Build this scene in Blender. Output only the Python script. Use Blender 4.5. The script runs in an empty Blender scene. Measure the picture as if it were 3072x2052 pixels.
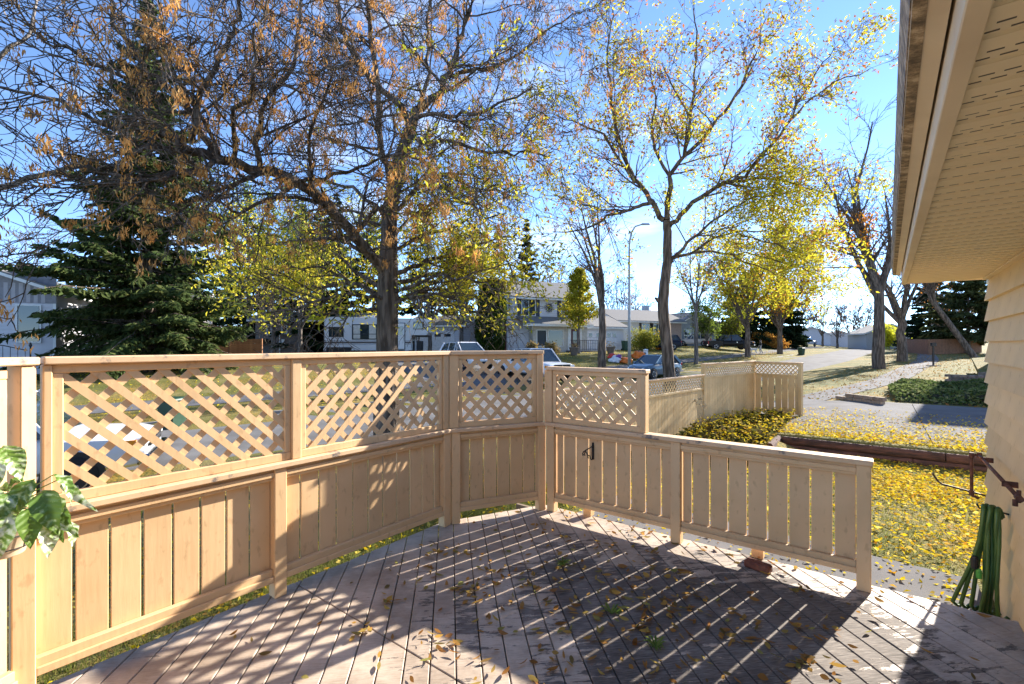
import bpy, bmesh, math, random
import numpy as np
from mathutils import Vector, Matrix
random.seed(7); RNG = np.random.default_rng(7)
C = bpy.context.scene.collection
SC = bpy.context.scene

# ------------------------------------------------------------------ camera
# world: z = 0 is the deck surface, +Y runs along the house wall away from the viewer, +X points to the house
TH = math.radians(37.6); FPX = 1420.0; HOR = 1034.0; CAMH = 1.82
cam_d = bpy.data.cameras.new('camera'); cam = bpy.data.objects.new('camera', cam_d); C.objects.link(cam)
cam.location = (0, 0, CAMH); cam.rotation_euler = (math.pi/2, 0, TH)
cam_d.sensor_width = 36; cam_d.lens = FPX/3072*36; cam_d.shift_y = 8/3072
cam_d.clip_start = .05; cam_d.clip_end = 3000
SC.camera = cam
# ------------------------------------------------------------------ sky, sun, exposure
SUN_AZ = math.radians(13.5); SUN_EL = math.radians(22.6)
world = bpy.data.worlds.new('World'); SC.world = world; world.use_nodes = True
wn = world.node_tree.nodes; wl = world.node_tree.links; wn.clear()
wo = wn.new('ShaderNodeOutputWorld'); wb = wn.new('ShaderNodeBackground'); wb.inputs[1].default_value = .125
sky = wn.new('ShaderNodeTexSky'); sky.sky_type = 'NISHITA'; sky.sun_disc = False
sky.sun_elevation = SUN_EL; sky.sun_rotation = SUN_AZ
sky.altitude = 2200; sky.air_density = .68; sky.dust_density = .0; sky.ozone_density = 3.2
# thin wisps of cloud over the whole sky
tc = wn.new('ShaderNodeTexCoord'); mp = wn.new('ShaderNodeMapping'); mp.inputs['Scale'].default_value = (1.2, 1.2, 5.0)
nz = wn.new('ShaderNodeTexNoise'); nz.inputs['Scale'].default_value = 2.1; nz.inputs['Detail'].default_value = 7; nz.inputs['Roughness'].default_value = .55
rp = wn.new('ShaderNodeValToRGB'); rp.color_ramp.elements[0].position = .54; rp.color_ramp.elements[0].color = (0, 0, 0, 1)
rp.color_ramp.elements[1].position = .82; rp.color_ramp.elements[1].color = (.75, .75, .75, 1)
mx = wn.new('ShaderNodeMixRGB'); mx.inputs[2].default_value = (4.2, 4.5, 5.0, 1)
wl.new(tc.outputs['Generated'], mp.inputs[0]); wl.new(mp.outputs[0], nz.inputs[0]); wl.new(nz.outputs[0], rp.inputs[0])
wl.new(rp.outputs[0], mx.inputs[0]); wl.new(sky.outputs[0], mx.inputs[1]); wl.new(mx.outputs[0], wb.inputs[0]); wl.new(wb.outputs[0], wo.inputs[0])
sd = bpy.data.lights.new('sun', 'SUN'); sun = bpy.data.objects.new('sun', sd); C.objects.link(sun)
sd.energy = 4.6; sd.angle = math.radians(.53); sd.color = (1.0, .93, .83)
_sv = Vector((math.sin(SUN_AZ)*math.cos(SUN_EL), math.cos(SUN_AZ)*math.cos(SUN_EL), math.sin(SUN_EL)))
sun.rotation_euler = _sv.to_track_quat('Z', 'Y').to_euler(); sun.location = (3, 12, 12)
SC.view_settings.view_transform = 'Standard'; SC.view_settings.look = 'None'
SC.view_settings.exposure = 1.95; SC.view_settings.gamma = 1.0; SC.view_settings.use_curve_mapping = False
SC.cycles.max_bounces = 8; SC.cycles.transparent_max_bounces = 8

# ------------------------------------------------------------------ pixel helpers (direction only; distance comes from what a thing touches)
_c, _s = math.cos(TH), math.sin(TH)
def ray(u, v):
    r = (u-1536)/FPX
    return np.array([r*_c-_s, r*_s+_c, -(v-HOR)/FPX])
def atZ(u, v, Z):
    return np.array([0, 0, CAMH])+ray(u, v)*Z

# ------------------------------------------------------------------ terrain
RW = 9.6
_yy = np.arange(-120, 620, 1.0)
_xx = np.interp(_yy, [-120, -60, 2.7, 15, 31, 57, 100, 200, 620], [-46, -31, -10.9, -7.0, -3.1, .2, 2.6, 7, 25])
_k = np.hanning(15); _k /= _k.sum(); _xx = np.convolve(np.pad(_xx, 7, mode='edge'), _k, 'valid')
def xnc(y): return np.interp(y, _yy, _xx)                     # near kerb of the street
def zs(y): return np.interp(y, [-120, 0, 60, 100, 160, 620], [-3.5, -1.05, .27, .85, 1.1, 1.15])
def sstep(a, b, t):
    t = np.clip((t-a)/(b-a), 0, 1); return t*t*(3-2*t)
def zg(x, y):
    x = np.asarray(x, float); y = np.asarray(y, float)
    s = x-xnc(y); z0 = zs(y)
    st = np.where(x > -1.75, sstep(12.05, 12.12, y), sstep(9.0, 11.8, y))
    yard = np.maximum(-.5+.3*st+.014*np.maximum(0, y-13), np.where(y > 20, z0+.2, -9))
    zn = (z0+.12)*(1-sstep(0, 6, s))+yard*sstep(0, 6, s)
    d = -(s+RW)
    zf = z0+.12+1.1*sstep(0, 11, d)
    return np.where(s >= 0, zn, np.where(s <= -RW, zf, z0-.06))
def gp(u, v, dz=0.0):
    """where the ray of a pixel meets the ground"""
    d = ray(u, v); t = np.arange(2.0, 400, .05)
    p = d[None, :]*t[:, None]; p[:, 2] += CAMH
    i = np.argmax(p[:, 2] < zg(p[:, 0], p[:, 1])+dz)
    return p[i]

# ------------------------------------------------------------------ materials
MATS = {}
def nodes_of(name):
    m = bpy.data.materials.new(name); m.use_nodes = True; nt = m.node_tree; nt.nodes.clear()
    out = nt.nodes.new('ShaderNodeOutputMaterial'); return m, nt, out
def M(name, col, rough=.7, col2=None, scale=6, bump=0, bscale=60, metallic=0, stretch=(1, 1, 1), detail=5, spec=.4, contrast=(.35, .65), coat=0, rnd=0, bdist=.01):
    if name in MATS: return MATS[name]
    m, nt, out = nodes_of(name); N = nt.nodes.new; L = nt.links.new
    b = N('ShaderNodeBsdfPrincipled'); b.inputs['Roughness'].default_value = rough; b.inputs['Metallic'].default_value = metallic
    b.inputs['Specular IOR Level'].default_value = spec; b.inputs['Coat Weight'].default_value = coat
    L(b.outputs[0], out.inputs[0])
    if col2 is None: col2 = tuple(c*.8 for c in col)
    t = N('ShaderNodeTexCoord'); mpn = N('ShaderNodeMapping'); mpn.inputs['Scale'].default_value = stretch; L(t.outputs['Object'], mpn.inputs[0])
    n = N('ShaderNodeTexNoise'); n.inputs['Scale'].default_value = scale; n.inputs['Detail'].default_value = detail; L(mpn.outputs[0], n.inputs[0])
    r = N('ShaderNodeValToRGB'); r.color_ramp.elements[0].position = contrast[0]; r.color_ramp.elements[1].position = contrast[1]
    r.color_ramp.elements[0].color = (*col2, 1); r.color_ramp.elements[1].color = (*col, 1); L(n.outputs[0], r.inputs[0])
    last = r.outputs[0]
    if rnd:
        oi = N('ShaderNodeObjectInfo'); mr = N('ShaderNodeMapRange'); mr.inputs[3].default_value = 1-rnd; mr.inputs[4].default_value = 1+rnd
        L(oi.outputs['Random'], mr.inputs[0]); mm = N('ShaderNodeVectorMath'); mm.operation = 'SCALE'; L(last, mm.inputs[0]); L(mr.outputs[0], mm.inputs['Scale']); last = mm.outputs[0]
    L(last, b.inputs['Base Color'])
    if bump:
        n2 = N('ShaderNodeTexNoise'); n2.inputs['Scale'].default_value = bscale; n2.inputs['Detail'].default_value = 4; L(mpn.outputs[0], n2.inputs[0])
        bp = N('ShaderNodeBump'); bp.inputs['Strength'].default_value = bump; bp.inputs['Distance'].default_value = bdist
        L(n2.outputs[0], bp.inputs['Height']); L(bp.outputs[0], b.inputs['Normal'])
    MATS[name] = m; return m
def MLEAF(name, cols, trans=.5, rough=.6):
    """leaf: every island its own tint, light passes through"""
    if name in MATS: return MATS[name]
    m, nt, out = nodes_of(name); N = nt.nodes.new; L = nt.links.new
    g = N('ShaderNodeNewGeometry'); r = N('ShaderNodeValToRGB'); r.color_ramp.interpolation = 'LINEAR'
    while len(r.color_ramp.elements) < len(cols): r.color_ramp.elements.new(.5)
    for i, c in enumerate(cols):
        r.color_ramp.elements[i].position = i/max(1, len(cols)-1); r.color_ramp.elements[i].color = (*c, 1)
    L(g.outputs['Random Per Island'], r.inputs[0])
    d = N('ShaderNodeBsdfDiffuse'); t = N('ShaderNodeBsdfTranslucent'); mixs = N('ShaderNodeMixShader'); mixs.inputs[0].default_value = trans
    L(r.outputs[0], d.inputs[0]); L(r.outputs[0], t.inputs[0]); L(d.outputs[0], mixs.inputs[1]); L(t.outputs[0], mixs.inputs[2])
    L(mixs.outputs[0], out.inputs[0]); MATS[name] = m; return m
def MGLASS(name, col=(.03, .04, .05), rough=.05):
    if name in MATS: return MATS[name]
    m, nt, out = nodes_of(name); b = nt.nodes.new('ShaderNodeBsdfPrincipled'); b.inputs['Base Color'].default_value = (*col, 1)
    b.inputs['Roughness'].default_value = rough; b.inputs['Specular IOR Level'].default_value = .8; nt.links.new(b.outputs[0], out.inputs[0]); MATS[name] = m; return m

# ------------------------------------------------------------------ mesh helpers
class MB:
    def __init__(s): s.v = []; s.f = []
    def quad(s, a, b, c, d):
        n = len(s.v); s.v += [tuple(a), tuple(b), tuple(c), tuple(d)]; s.f.append((n, n+1, n+2, n+3)); return s
    def poly(s, pts):
        n = len(s.v); s.v += [tuple(p) for p in pts]; s.f.append(tuple(range(n, n+len(pts)))); return s
    def box(s, x0, x1, y0, y1, z0, z1):
        return s.hexa([(x0, y0, z0), (x1, y0, z0), (x1, y1, z0), (x0, y1, z0)], [(x0, y0, z1), (x1, y0, z1), (x1, y1, z1), (x0, y1, z1)])
    def hexa(s, lo, hi):
        n = len(s.v); k = len(lo); s.v += [tuple(p) for p in lo]+[tuple(p) for p in hi]
        s.f.append(tuple(n+i for i in range(k-1, -1, -1))); s.f.append(tuple(n+k+i for i in range(k)))
        for i in range(k): j = (i+1) % k; s.f.append((n+i, n+j, n+k+j, n+k+i))
        return s
    def prism(s, poly, z0, z1):
        return s.hexa([(p[0], p[1], z0) for p in poly], [(p[0], p[1], z1) for p in poly])
    def extr(s, poly, d):
        """3-D polygon extruded by the vector d"""
        return s.hexa(poly, [(p[0]+d[0], p[1]+d[1], p[2]+d[2]) for p in poly])
    def bar(s, a, b, w, t, up=(0, 0, 1)):
        """rectangular bar a->b; w across (perpendicular to up), t along up"""
        a = Vector(a); b = Vector(b); d = (b-a).normalized(); up = Vector(up); sx = d.cross(up)
        if sx.length < 1e-5: sx = d.cross(Vector((1, 0, 0)))
        sx.normalize(); uz = sx.cross(d).normalized()
        q = [sx*w/2+uz*t/2, -sx*w/2+uz*t/2, -sx*w/2-uz*t/2, sx*w/2-uz*t/2]
        return s.hexa([a+k for k in q], [b+k for k in q])
    def tube(s, pts, rad, n=8, cap=True):
        pts = [Vector(p) for p in pts]; rad = [rad]*len(pts) if isinstance(rad, (int, float)) else rad
        base = len(s.v); ref = None
        for i, p in enumerate(pts):
            d = (pts[min(i+1, len(pts)-1)]-pts[max(i-1, 0)]).normalized()
            if ref is None: ref = d.orthogonal().normalized()
            ref = (ref-d*ref.dot(d)); ref = ref.normalized() if ref.length > 1e-6 else d.orthogonal().normalized()
            bn = d.cross(ref)
            for k in range(n):
                a = 2*math.pi*k/n; s.v.append(tuple(p+(ref*math.cos(a)+bn*math.sin(a))*rad[i]))
        for i in range(len(pts)-1):
            for k in range(n):
                a = base+i*n+k; b = base+i*n+(k+1) % n; s.f.append((a, b, b+n, a+n))
        if cap:
            s.f.append(tuple(base+k for k in range(n-1, -1, -1))); s.f.append(tuple(base+(len(pts)-1)*n+k for k in range(n)))
        return s
    def lathe(s, prof, n=16, c=(0, 0), axis='z', cap=True):
        """profile [(r, z)]"""
        base = len(s.v)
        for r, z in prof:
            for k in range(n):
                a = 2*math.pi*k/n
                p = (c[0]+r*math.cos(a), c[1]+r*math.sin(a), z)
                if axis == 'y': p = (c[0]+r*math.cos(a), z, c[1]+r*math.sin(a))
                if axis == 'x': p = (z, c[0]+r*math.cos(a), c[1]+r*math.sin(a))
                s.v.append(p)
        for i in range(len(prof)-1):
            for k in range(n):
                a = base+i*n+k; b = base+i*n+(k+1) % n; s.f.append((a, b, b+n, a+n))
        if cap:
            s.f.append(tuple(base+k for k in range(n-1, -1, -1))); s.f.append(tuple(base+(len(prof)-1)*n+k for k in range(n)))
        return s
    def mesh(s, name, off=None, smooth=False):
        me = bpy.data.meshes.new(name)
        v = s.v if off is None else [(p[0]-off[0], p[1]-off[1], p[2]-off[2]) for p in s.v]
        me.from_pydata(v, [], s.f); me.update()
        bm = bmesh.new(); bm.from_mesh(me); bmesh.ops.recalc_face_normals(bm, faces=bm.faces); bm.to_mesh(me); bm.free()
        if smooth:
            for p in me.polygons: p.use_smooth = True
        return me
    def build(s, name, mat, parent=None, world=False, smooth=False, bevel=0, loc=None):
        """one mesh object; world=True: the shape is given in world coordinates"""
        off = tuple(parent.location) if (world and parent is not None) else None
        o = bpy.data.objects.new(name, s.mesh(name, off, smooth)); o.data.materials.append(mat); C.objects.link(o)
        if parent is not None: o.parent = parent
        if loc is not None: o.location = loc
        if bevel:
            b = o.modifiers.new('bevel', 'BEVEL'); b.width = bevel; b.segments = 1; b.limit_method = 'ANGLE'
        return o
def fastmesh(name, V, F):
    """V (n,3), F (m,k) numpy -> mesh"""
    me = bpy.data.meshes.new(name); V = np.ascontiguousarray(V, np.float32); F = np.ascontiguousarray(F, np.int32); k = F.shape[1]
    me.vertices.add(len(V)); me.vertices.foreach_set('co', V.ravel()); me.loops.add(F.size); me.loops.foreach_set('vertex_index', F.ravel())
    me.polygons.add(len(F)); me.polygons.foreach_set('loop_start', np.arange(0, F.size, k, dtype=np.int32)); me.polygons.foreach_set('loop_total', np.full(len(F), k, np.int32))
    me.update(calc_edges=True); return me
def link(name, me, mat, parent=None, loc=None, rot=None):
    o = bpy.data.objects.new(name, me); C.objects.link(o)
    if mat is not None and not me.materials: me.materials.append(mat)
    if parent is not None: o.parent = parent
    if loc is not None: o.location = loc
    if rot is not None: o.rotation_euler = rot
    return o
def tag(o, label=None, cat=None, group=None, kind=None):
    if label: o['label'] = label
    if cat: o['category'] = cat
    if group: o['group'] = group
    if kind: o['kind'] = kind
    return o
def thing(name, label, cat, loc=(0, 0, 0), rz=0, group=None):
    o = bpy.data.objects.new(name, None); C.objects.link(o); o.location = loc; o.rotation_euler = (0, 0, rz); o.empty_display_size = .2
    return tag(o, label, cat, group)
def copy_tree(o, parent=None):
    c = o.copy(); C.objects.link(c); c.parent = parent
    for ch in o.children: copy_tree(ch, c)
    return c
def leafquads(P, size, aspect=.45, normal_up=0.0, rng=RNG, dirs=None, fold=.15):
    """P (n,3): one lance-shaped leaf of four triangles' worth of quad at each point"""
    n = len(P); sz = size if not np.isscalar(size) else np.full(n, size)
    d = rng.normal(size=(n, 3)) if dirs is None else dirs+rng.normal(size=(n, 3))*.35
    if normal_up: d[:, 2] *= (1-normal_up)
    d /= np.linalg.norm(d, axis=1)[:, None]+1e-9
    w = rng.normal(size=(n, 3))
    if normal_up: w[:, 2] *= (1-normal_up)
    w = w-(w*d).sum(1)[:, None]*d; w /= np.linalg.norm(w, axis=1)[:, None]+1e-9
    nn = np.cross(d, w)
    a = P-d*sz[:, None]*.5; b = P+d*sz[:, None]*.5
    m1 = P+w*(sz*aspect*.5)[:, None]+nn*(sz*fold)[:, None]; m2 = P-w*(sz*aspect*.5)[:, None]+nn*(sz*fold)[:, None]
    V = np.stack([a, m1, b, m2], 1).reshape(-1, 3); F = np.arange(4*n).reshape(n, 4); return V, F
# ================================================================== large structure: ground, street, paths
def clip(poly, nx, ny, k):
    """keep the side nx*x+ny*y <= k"""
    out = []
    for i in range(len(poly)):
        a = poly[i]; b = poly[(i+1) % len(poly)]; da = nx*a[0]+ny*a[1]-k; db = nx*b[0]+ny*b[1]-k
        if da <= 0: out.append(a)
        if (da < 0) != (db < 0) and abs(da-db) > 1e-12:
            t = da/(da-db); out.append((a[0]+(b[0]-a[0])*t, a[1]+(b[1]-a[1])*t))
    return out
def clip_rect(poly, x0, x1, y0, y1):
    for n in ((1, 0, x1), (-1, 0, -x0), (0, 1, y1), (0, -1, -y0)):
        poly = clip(poly, *n)
        if len(poly) < 3: return []
    return poly

def mat_ground():
    m, nt, out = nodes_of('autumn_lawn'); N = nt.nodes.new; L = nt.links.new
    b = N('ShaderNodeBsdfPrincipled'); b.inputs['Roughness'].default_value = .95; b.inputs['Specular IOR Level'].default_value = .1; L(b.outputs[0], out.inputs[0])
    t = N('ShaderNodeTexCoord')
    def noise(sc, det=4):
        n = N('ShaderNodeTexNoise'); n.inputs['Scale'].default_value = sc; n.inputs['Detail'].default_value = det; L(t.outputs['Object'], n.inputs[0]); return n
    def ramp(n, stops):
        r = N('ShaderNodeValToRGB')
        while len(r.color_ramp.elements) < len(stops): r.color_ramp.elements.new(.5)
        for e, (p, c) in zip(r.color_ramp.elements, stops): e.position = p; e.color = (*c, 1)
        L(n.outputs[0], r.inputs[0]); return r
    grass = ramp(noise(.8), [(.3, (.10, .11, .03)), (.5, (.16, .15, .05)), (.7, (.24, .20, .09))])
    fine = ramp(noise(40, 3), [(.3, (.55, .55, .5)), (.7, (1.3, 1.3, 1.2))])
    mul = N('ShaderNodeMixRGB'); mul.blend_type = 'MULTIPLY'; mul.inputs[0].default_value = 1; L(grass.outputs[0], mul.inputs[1]); L(fine.outputs[0], mul.inputs[2])
    vo = N('ShaderNodeTexVoronoi'); vo.inputs['Scale'].default_value = 11; L(t.outputs['Object'], vo.inputs[0])
    leafc = N('ShaderNodeValToRGB')
    for e, (p, c) in zip(leafc.color_ramp.elements, [(0, (.30, .12, .03)), (1, (.50, .34, .06))]): e.position = p; e.color = (*c, 1)
    L(vo.outputs['Color'], leafc.inputs[0])
    msk = ramp(noise(.35, 6), [(.47, (0, 0, 0)), (.62, (.7, .7, .7))]); msk2 = ramp(noise(14, 2), [(.45, (0, 0, 0)), (.55, (1, 1, 1))])
    mm = N('ShaderNodeMath'); mm.operation = 'MULTIPLY'; L(msk.outputs[0], mm.inputs[0]); L(msk2.outputs[0], mm.inputs[1])
    mix = N('ShaderNodeMixRGB'); L(mm.outputs[0], mix.inputs[0]); L(mul.outputs[0], mix.inputs[1]); L(leafc.outputs[0], mix.inputs[2])
    L(mix.outputs[0], b.inputs['Base Color'])
    bp = N('ShaderNodeBump'); bp.inputs['Strength'].default_value = .8; bp.inputs['Distance'].default_value = .04; L(noise(30, 5).outputs[0], bp.inputs['Height']); L(bp.outputs[0], b.inputs['Normal'])
    return m
GROUND = mat_ground()
CONC = M('concrete', (.17, .165, .165), .9, (.12, .117, .117), 1.2, .25, 90, detail=8, spec=.04)
ROADM = M('street_asphalt_light', (.18, .176, .174), .9, (.125, .122, .12), 1.2, .3, 120, detail=9, spec=.04)
KERB = M('kerb_concrete', (.30, .285, .27), .9, None, 4, .2, 60)

def sheet(name, ss, ys, zf, mat, kind='structure', xfun=True):
    S, Y = np.meshgrid(np.array(ss, float), np.array(ys, float)); X = S+xnc(Y) if xfun else S
    Z = zf(X, Y); V = np.stack([X, Y, Z], -1).reshape(-1, 3); ny, nx = S.shape
    I = np.arange(nx*ny).reshape(ny, nx); F = np.stack([I[:-1, :-1], I[:-1, 1:], I[1:, 1:], I[1:, :-1]], -1).reshape(-1, 4)
    o = link(name, fastmesh(name, V, F), mat); tag(o, kind=kind); return o
ss = np.concatenate([[-500, -300, -180, -120, -90, -70, -55], np.arange(-45, -24, 2.5), np.arange(-24, -RW-.3, 1.0), [-RW-.002, -RW, -RW/2, 0, .002],
    np.arange(.4, 16, .35), np.arange(16, 40, 3), [45, 60, 90, 150, 300]])
ys = np.concatenate([[-110, -70, -40, -20], np.arange(-10, 12, .5), [12.04, 12.06, 12.08, 12.1, 12.13, 12.3], np.arange(12.6, 40, .6), np.arange(41, 80, 2), np.arange(80, 160, 8), [180, 240, 320, 450, 610]])
ground = sheet('ground', ss, ys, lambda x, y: zg(x, y), GROUND)
yr = np.concatenate([np.arange(-60, 90, 1.5), np.arange(90, 300, 10)])
road = sheet('street', np.linspace(-RW+.1, -.1, 9), yr, lambda x, y: zs(y)+.05*(1-((x-xnc(y)+RW/2)/(RW/2))**2), ROADM)
def kerb_strip(name, s0, s1):
    mb = MB(); pts = [(s0, 0.0), (s0, .135), (s1, .135), (s1, 0.0)]
    rows = []
    for y in yr:
        rows.append([(xnc(y)+a, y, zs(y)-.02+b) for a, b in pts])
    for i in range(len(rows)-1):
        for k in range(3): mb.quad(rows[i][k], rows[i][k+1], rows[i+1][k+1], rows[i+1][k])
    o = mb.build(name, KERB); tag(o, kind='structure')
kerb_strip('kerb', -.14, .06); kerb_strip('kerb', -RW-.06, -RW+.14)
yp = np.concatenate([np.arange(17.2, 60, .8), np.arange(60, 140, 4)])
sheet('sidewalk', np.linspace(2.7, 4.3, 5), yp, lambda x, y: zg(x, y)+.02, CONC)
sheet('sidewalk', np.linspace(-RW-4.0, -RW-2.5, 4), np.arange(-50, 120, 1.5), lambda x, y: zg(x, y)+.02, CONC)

def drape(name, poly, mat, dz=.015, step=.5, parent=None, kind='structure', thick=0):
    """a sheet laid on the ground inside a convex polygon (world x, y)"""
    xs = [p[0] for p in poly]; ysv = [p[1] for p in poly]; mb = MB()
    nx = max(1, int((max(xs)-min(xs))/step)); nyy = max(1, int((max(ysv)-min(ysv))/step))
    ex = np.linspace(min(xs), max(xs), nx+1); ey = np.linspace(min(ysv), max(ysv), nyy+1)
    ed = []
    cx = sum(xs)/len(xs); cy = sum(ysv)/len(ysv)
    for i in range(len(poly)):
        a = poly[i]; b = poly[(i+1) % len(poly)]; n = (b[1]-a[1], a[0]-b[0])
        if n[0]*(cx-a[0])+n[1]*(cy-a[1]) > 0: n = (-n[0], -n[1])
        ed.append((n[0], n[1], n[0]*a[0]+n[1]*a[1]))
    for i in range(nx):
        for j in range(nyy):
            q = [(ex[i], ey[j]), (ex[i+1], ey[j]), (ex[i+1], ey[j+1]), (ex[i], ey[j+1])]
            for e in ed:
                q = clip(q, *e)
                if len(q) < 3: break
            if len(q) >= 3: mb.poly([(p[0], p[1], float(zg(p[0], p[1]))+dz) for p in q])
    if thick:
        for i in range(len(poly)):
            a = poly[i]; b = poly[(i+1) % len(poly)]; za = float(zg(*a))+dz; zb = float(zg(*b))+dz
            mb.quad((a[0], a[1], za), (b[0], b[1], zb), (b[0], b[1], zb-thick), (a[0], a[1], za-thick))
    o = mb.build(name, mat, parent)
    if kind: tag(o, kind=kind)
    return o
# the driveway beyond the timbers: slabs with open joints
drv = bpy.data.objects.new('driveway', None); C.objects.link(drv); tag(drv, kind='structure')
XE = [-5.6, -2.2, .9, 4.0, 7.5]; YE = [12.55, 16.2, 19.9]
for i in range(4):
    for j in range(2):
        q = [(XE[i]+.008, YE[j]+.008), (XE[i+1]-.008, YE[j]+.008), (XE[i+1]-.008, YE[j+1]-.008), (XE[i]+.008, YE[j+1]-.008)]
        if i == 0: q[0] = (-2.2-.4, YE[j]+.008) if j == 0 else (-5.9, YE[j]+.008)
        if i == 0 and j == 0: q[3] = (-5.9, YE[1]-.008)
        drape('slab', q, CONC, .03, .6, drv, None, .05)
# concrete pad in front of the deck and the walk beyond it
pad = drape('concrete_pad', [(-3.2, 4.62), (.76, 4.62), (.76, 6.35), (-3.2, 6.62)], CONC, .05, .5, thick=.1)

# ================================================================== deck
def mat_deck():
    m, nt, out = nodes_of('weathered_deck_paint'); N = nt.nodes.new; L = nt.links.new
    b = N('ShaderNodeBsdfPrincipled'); b.inputs['Specular IOR Level'].default_value = .35; L(b.outputs[0], out.inputs[0])
    t = N('ShaderNodeTexCoord'); rot = N('ShaderNodeMapping'); rot.inputs['Rotation'].default_value = (0, 0, math.radians(45)); L(t.outputs['Object'], rot.inputs[0])
    def noise(sc, st, det=6, ro=.6):
        mpn = N('ShaderNodeMapping'); mpn.inputs['Scale'].default_value = st; L(rot.outputs[0], mpn.inputs[0])
        n = N('ShaderNodeTexNoise'); n.inputs['Scale'].default_value = sc; n.inputs['Detail'].default_value = det; n.inputs['Roughness'].default_value = ro; L(mpn.outputs[0], n.inputs[0]); return n
    def ramp(src, stops):
        r = N('ShaderNodeValToRGB')
        while len(r.color_ramp.elements) < len(stops): r.color_ramp.elements.new(.5)
        for e, (p, c) in zip(r.color_ramp.elements, stops): e.position = p; e.color = (*c, 1) if len(c) == 3 else c
        L(src, r.inputs[0]); return r
    # bare, silvered wood with grain along the board
    grain = ramp(noise(26, (6, .45, 6), 5).outputs[0], [(.28, (.06, .048, .040)), (.5, (.175, .145, .12)), (.72, (.31, .27, .23))])
    # worn salmon-tan paint
    paint = ramp(noise(3, (1, .6, 1), 5).outputs[0], [(.3, (.42, .335, .255)), (.7, (.60, .49, .385))])
    pg = ramp(noise(30, (5, .3, 5), 6, .7).outputs[0], [(.30, (.62, .58, .55)), (.52, (1, 1, 1)), (.75, (1.06, 1.05, 1.04))])
    pm_ = N('ShaderNodeMixRGB'); pm_.blend_type = 'MULTIPLY'; pm_.inputs[0].default_value = .85; L(paint.outputs[0], pm_.inputs[1]); L(pg.outputs[0], pm_.inputs[2]); paint = pm_
    chips = noise(22, (1.4, .45, 1), 6, .75)
    oi = N('ShaderNodeObjectInfo')
    # how much paint is left: big patches + streaks along the board + board-to-board chance + worn middle of the deck
    big = noise(.9, (1, .5, 1), 5, .65); streak = noise(7, (2.2, .35, 1), 8, .7)
    sp = N('ShaderNodeSeparateXYZ'); L(t.outputs['Object'], sp.inputs[0])
    dx = N('ShaderNodeMath'); dx.operation = 'ADD'; dx.inputs[1].default_value = .7; L(sp.outputs[0], dx.inputs[0])
    dy = N('ShaderNodeMath'); dy.operation = 'ADD'; dy.inputs[1].default_value = -3.0; L(sp.outputs[1], dy.inputs[0])
    d2 = N('ShaderNodeMath'); d2.operation = 'MULTIPLY'; L(dx.outputs[0], d2.inputs[0]); L(dx.outputs[0], d2.inputs[1])
    e2 = N('ShaderNodeMath'); e2.operation = 'MULTIPLY'; L(dy.outputs[0], e2.inputs[0]); L(dy.outputs[0], e2.inputs[1])
    r2 = N('ShaderNodeMath'); L(d2.outputs[0], r2.inputs[0]); L(e2.outputs[0], r2.inputs[1])
    wear = N('ShaderNodeMapRange'); wear.inputs[1].default_value = .2; wear.inputs[2].default_value = 5.0; wear.inputs[3].default_value = -.10; wear.inputs[4].default_value = .13; L(r2.outputs[0], wear.inputs[0])
    a = N('ShaderNodeMath'); a.operation = 'MULTIPLY'; a.inputs[1].default_value = .55; L(big.outputs[0], a.inputs[0])
    s2 = N('ShaderNodeMath'); s2.operation = 'MULTIPLY_ADD'; s2.inputs[1].default_value = .6; L(streak.outputs[0], s2.inputs[0]); L(a.outputs[0], s2.inputs[2])
    rr = N('ShaderNodeMath'); rr.operation = 'MULTIPLY_ADD'; rr.inputs[1].default_value = .10; L(oi.outputs['Random'], rr.inputs[0]); L(s2.outputs[0], rr.inputs[2])
    ww = N('ShaderNodeMath'); L(rr.outputs[0], ww.inputs[0]); L(wear.outputs[0], ww.inputs[1])
    cc = N('ShaderNodeMath'); cc.operation = 'MULTIPLY_ADD'; cc.inputs[1].default_value = .34; L(chips.outputs[0], cc.inputs[0]); L(ww.outputs[0], cc.inputs[2]); ww = cc
    msk = ramp(ww.outputs[0], [(.762, (0, 0, 0)), (.785, (1, 1, 1))])
    mix = N('ShaderNodeMixRGB'); L(msk.outputs[0], mix.inputs[0]); L(grain.outputs[0], mix.inputs[1]); L(paint.outputs[0], mix.inputs[2])
    # grime
    gr = ramp(noise(1.6, (1, 1, 1), 7, .7).outputs[0], [(.40, (.55, .52, .50)), (.58, (1, 1, 1))])
    mul = N('ShaderNodeMixRGB'); mul.blend_type = 'MULTIPLY'; mul.inputs[0].default_value = .8; L(mix.outputs[0], mul.inputs[1]); L(gr.outputs[0], mul.inputs[2])
    L(mul.outputs[0], b.inputs['Base Color'])
    ro = N('ShaderNodeMapRange'); ro.inputs[3].default_value = .85; ro.inputs[4].default_value = .55; L(msk.outputs[0], ro.inputs[0]); L(ro.outputs[0], b.inputs['Roughness'])
    h = N('ShaderNodeMath'); h.operation = 'MULTIPLY_ADD'; h.inputs[1].default_value = .5; L(grain.outputs[0], h.inputs[0]); L(msk.outputs[0], h.inputs[2])
    bp = N('ShaderNodeBump'); bp.inputs['Strength'].default_value = .5; bp.inputs['Distance'].default_value = .004; L(h.outputs[0], bp.inputs['Height']); L(bp.outputs[0], b.inputs['Normal'])
    return m
DECKM = mat_deck()
deck = thing('deck', 'weathered wooden deck of diagonal boards with peeling salmon paint', 'deck', (0, 0, 0))
poly_deck = [(-3.53, -2.2), (.74, -2.2), (.74, 4.50), (-3.0, 4.50), (-3.53, 3.42)]
q2 = math.sqrt(.5); SEAM = 1.855
k = -4.2; i = 0
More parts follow.
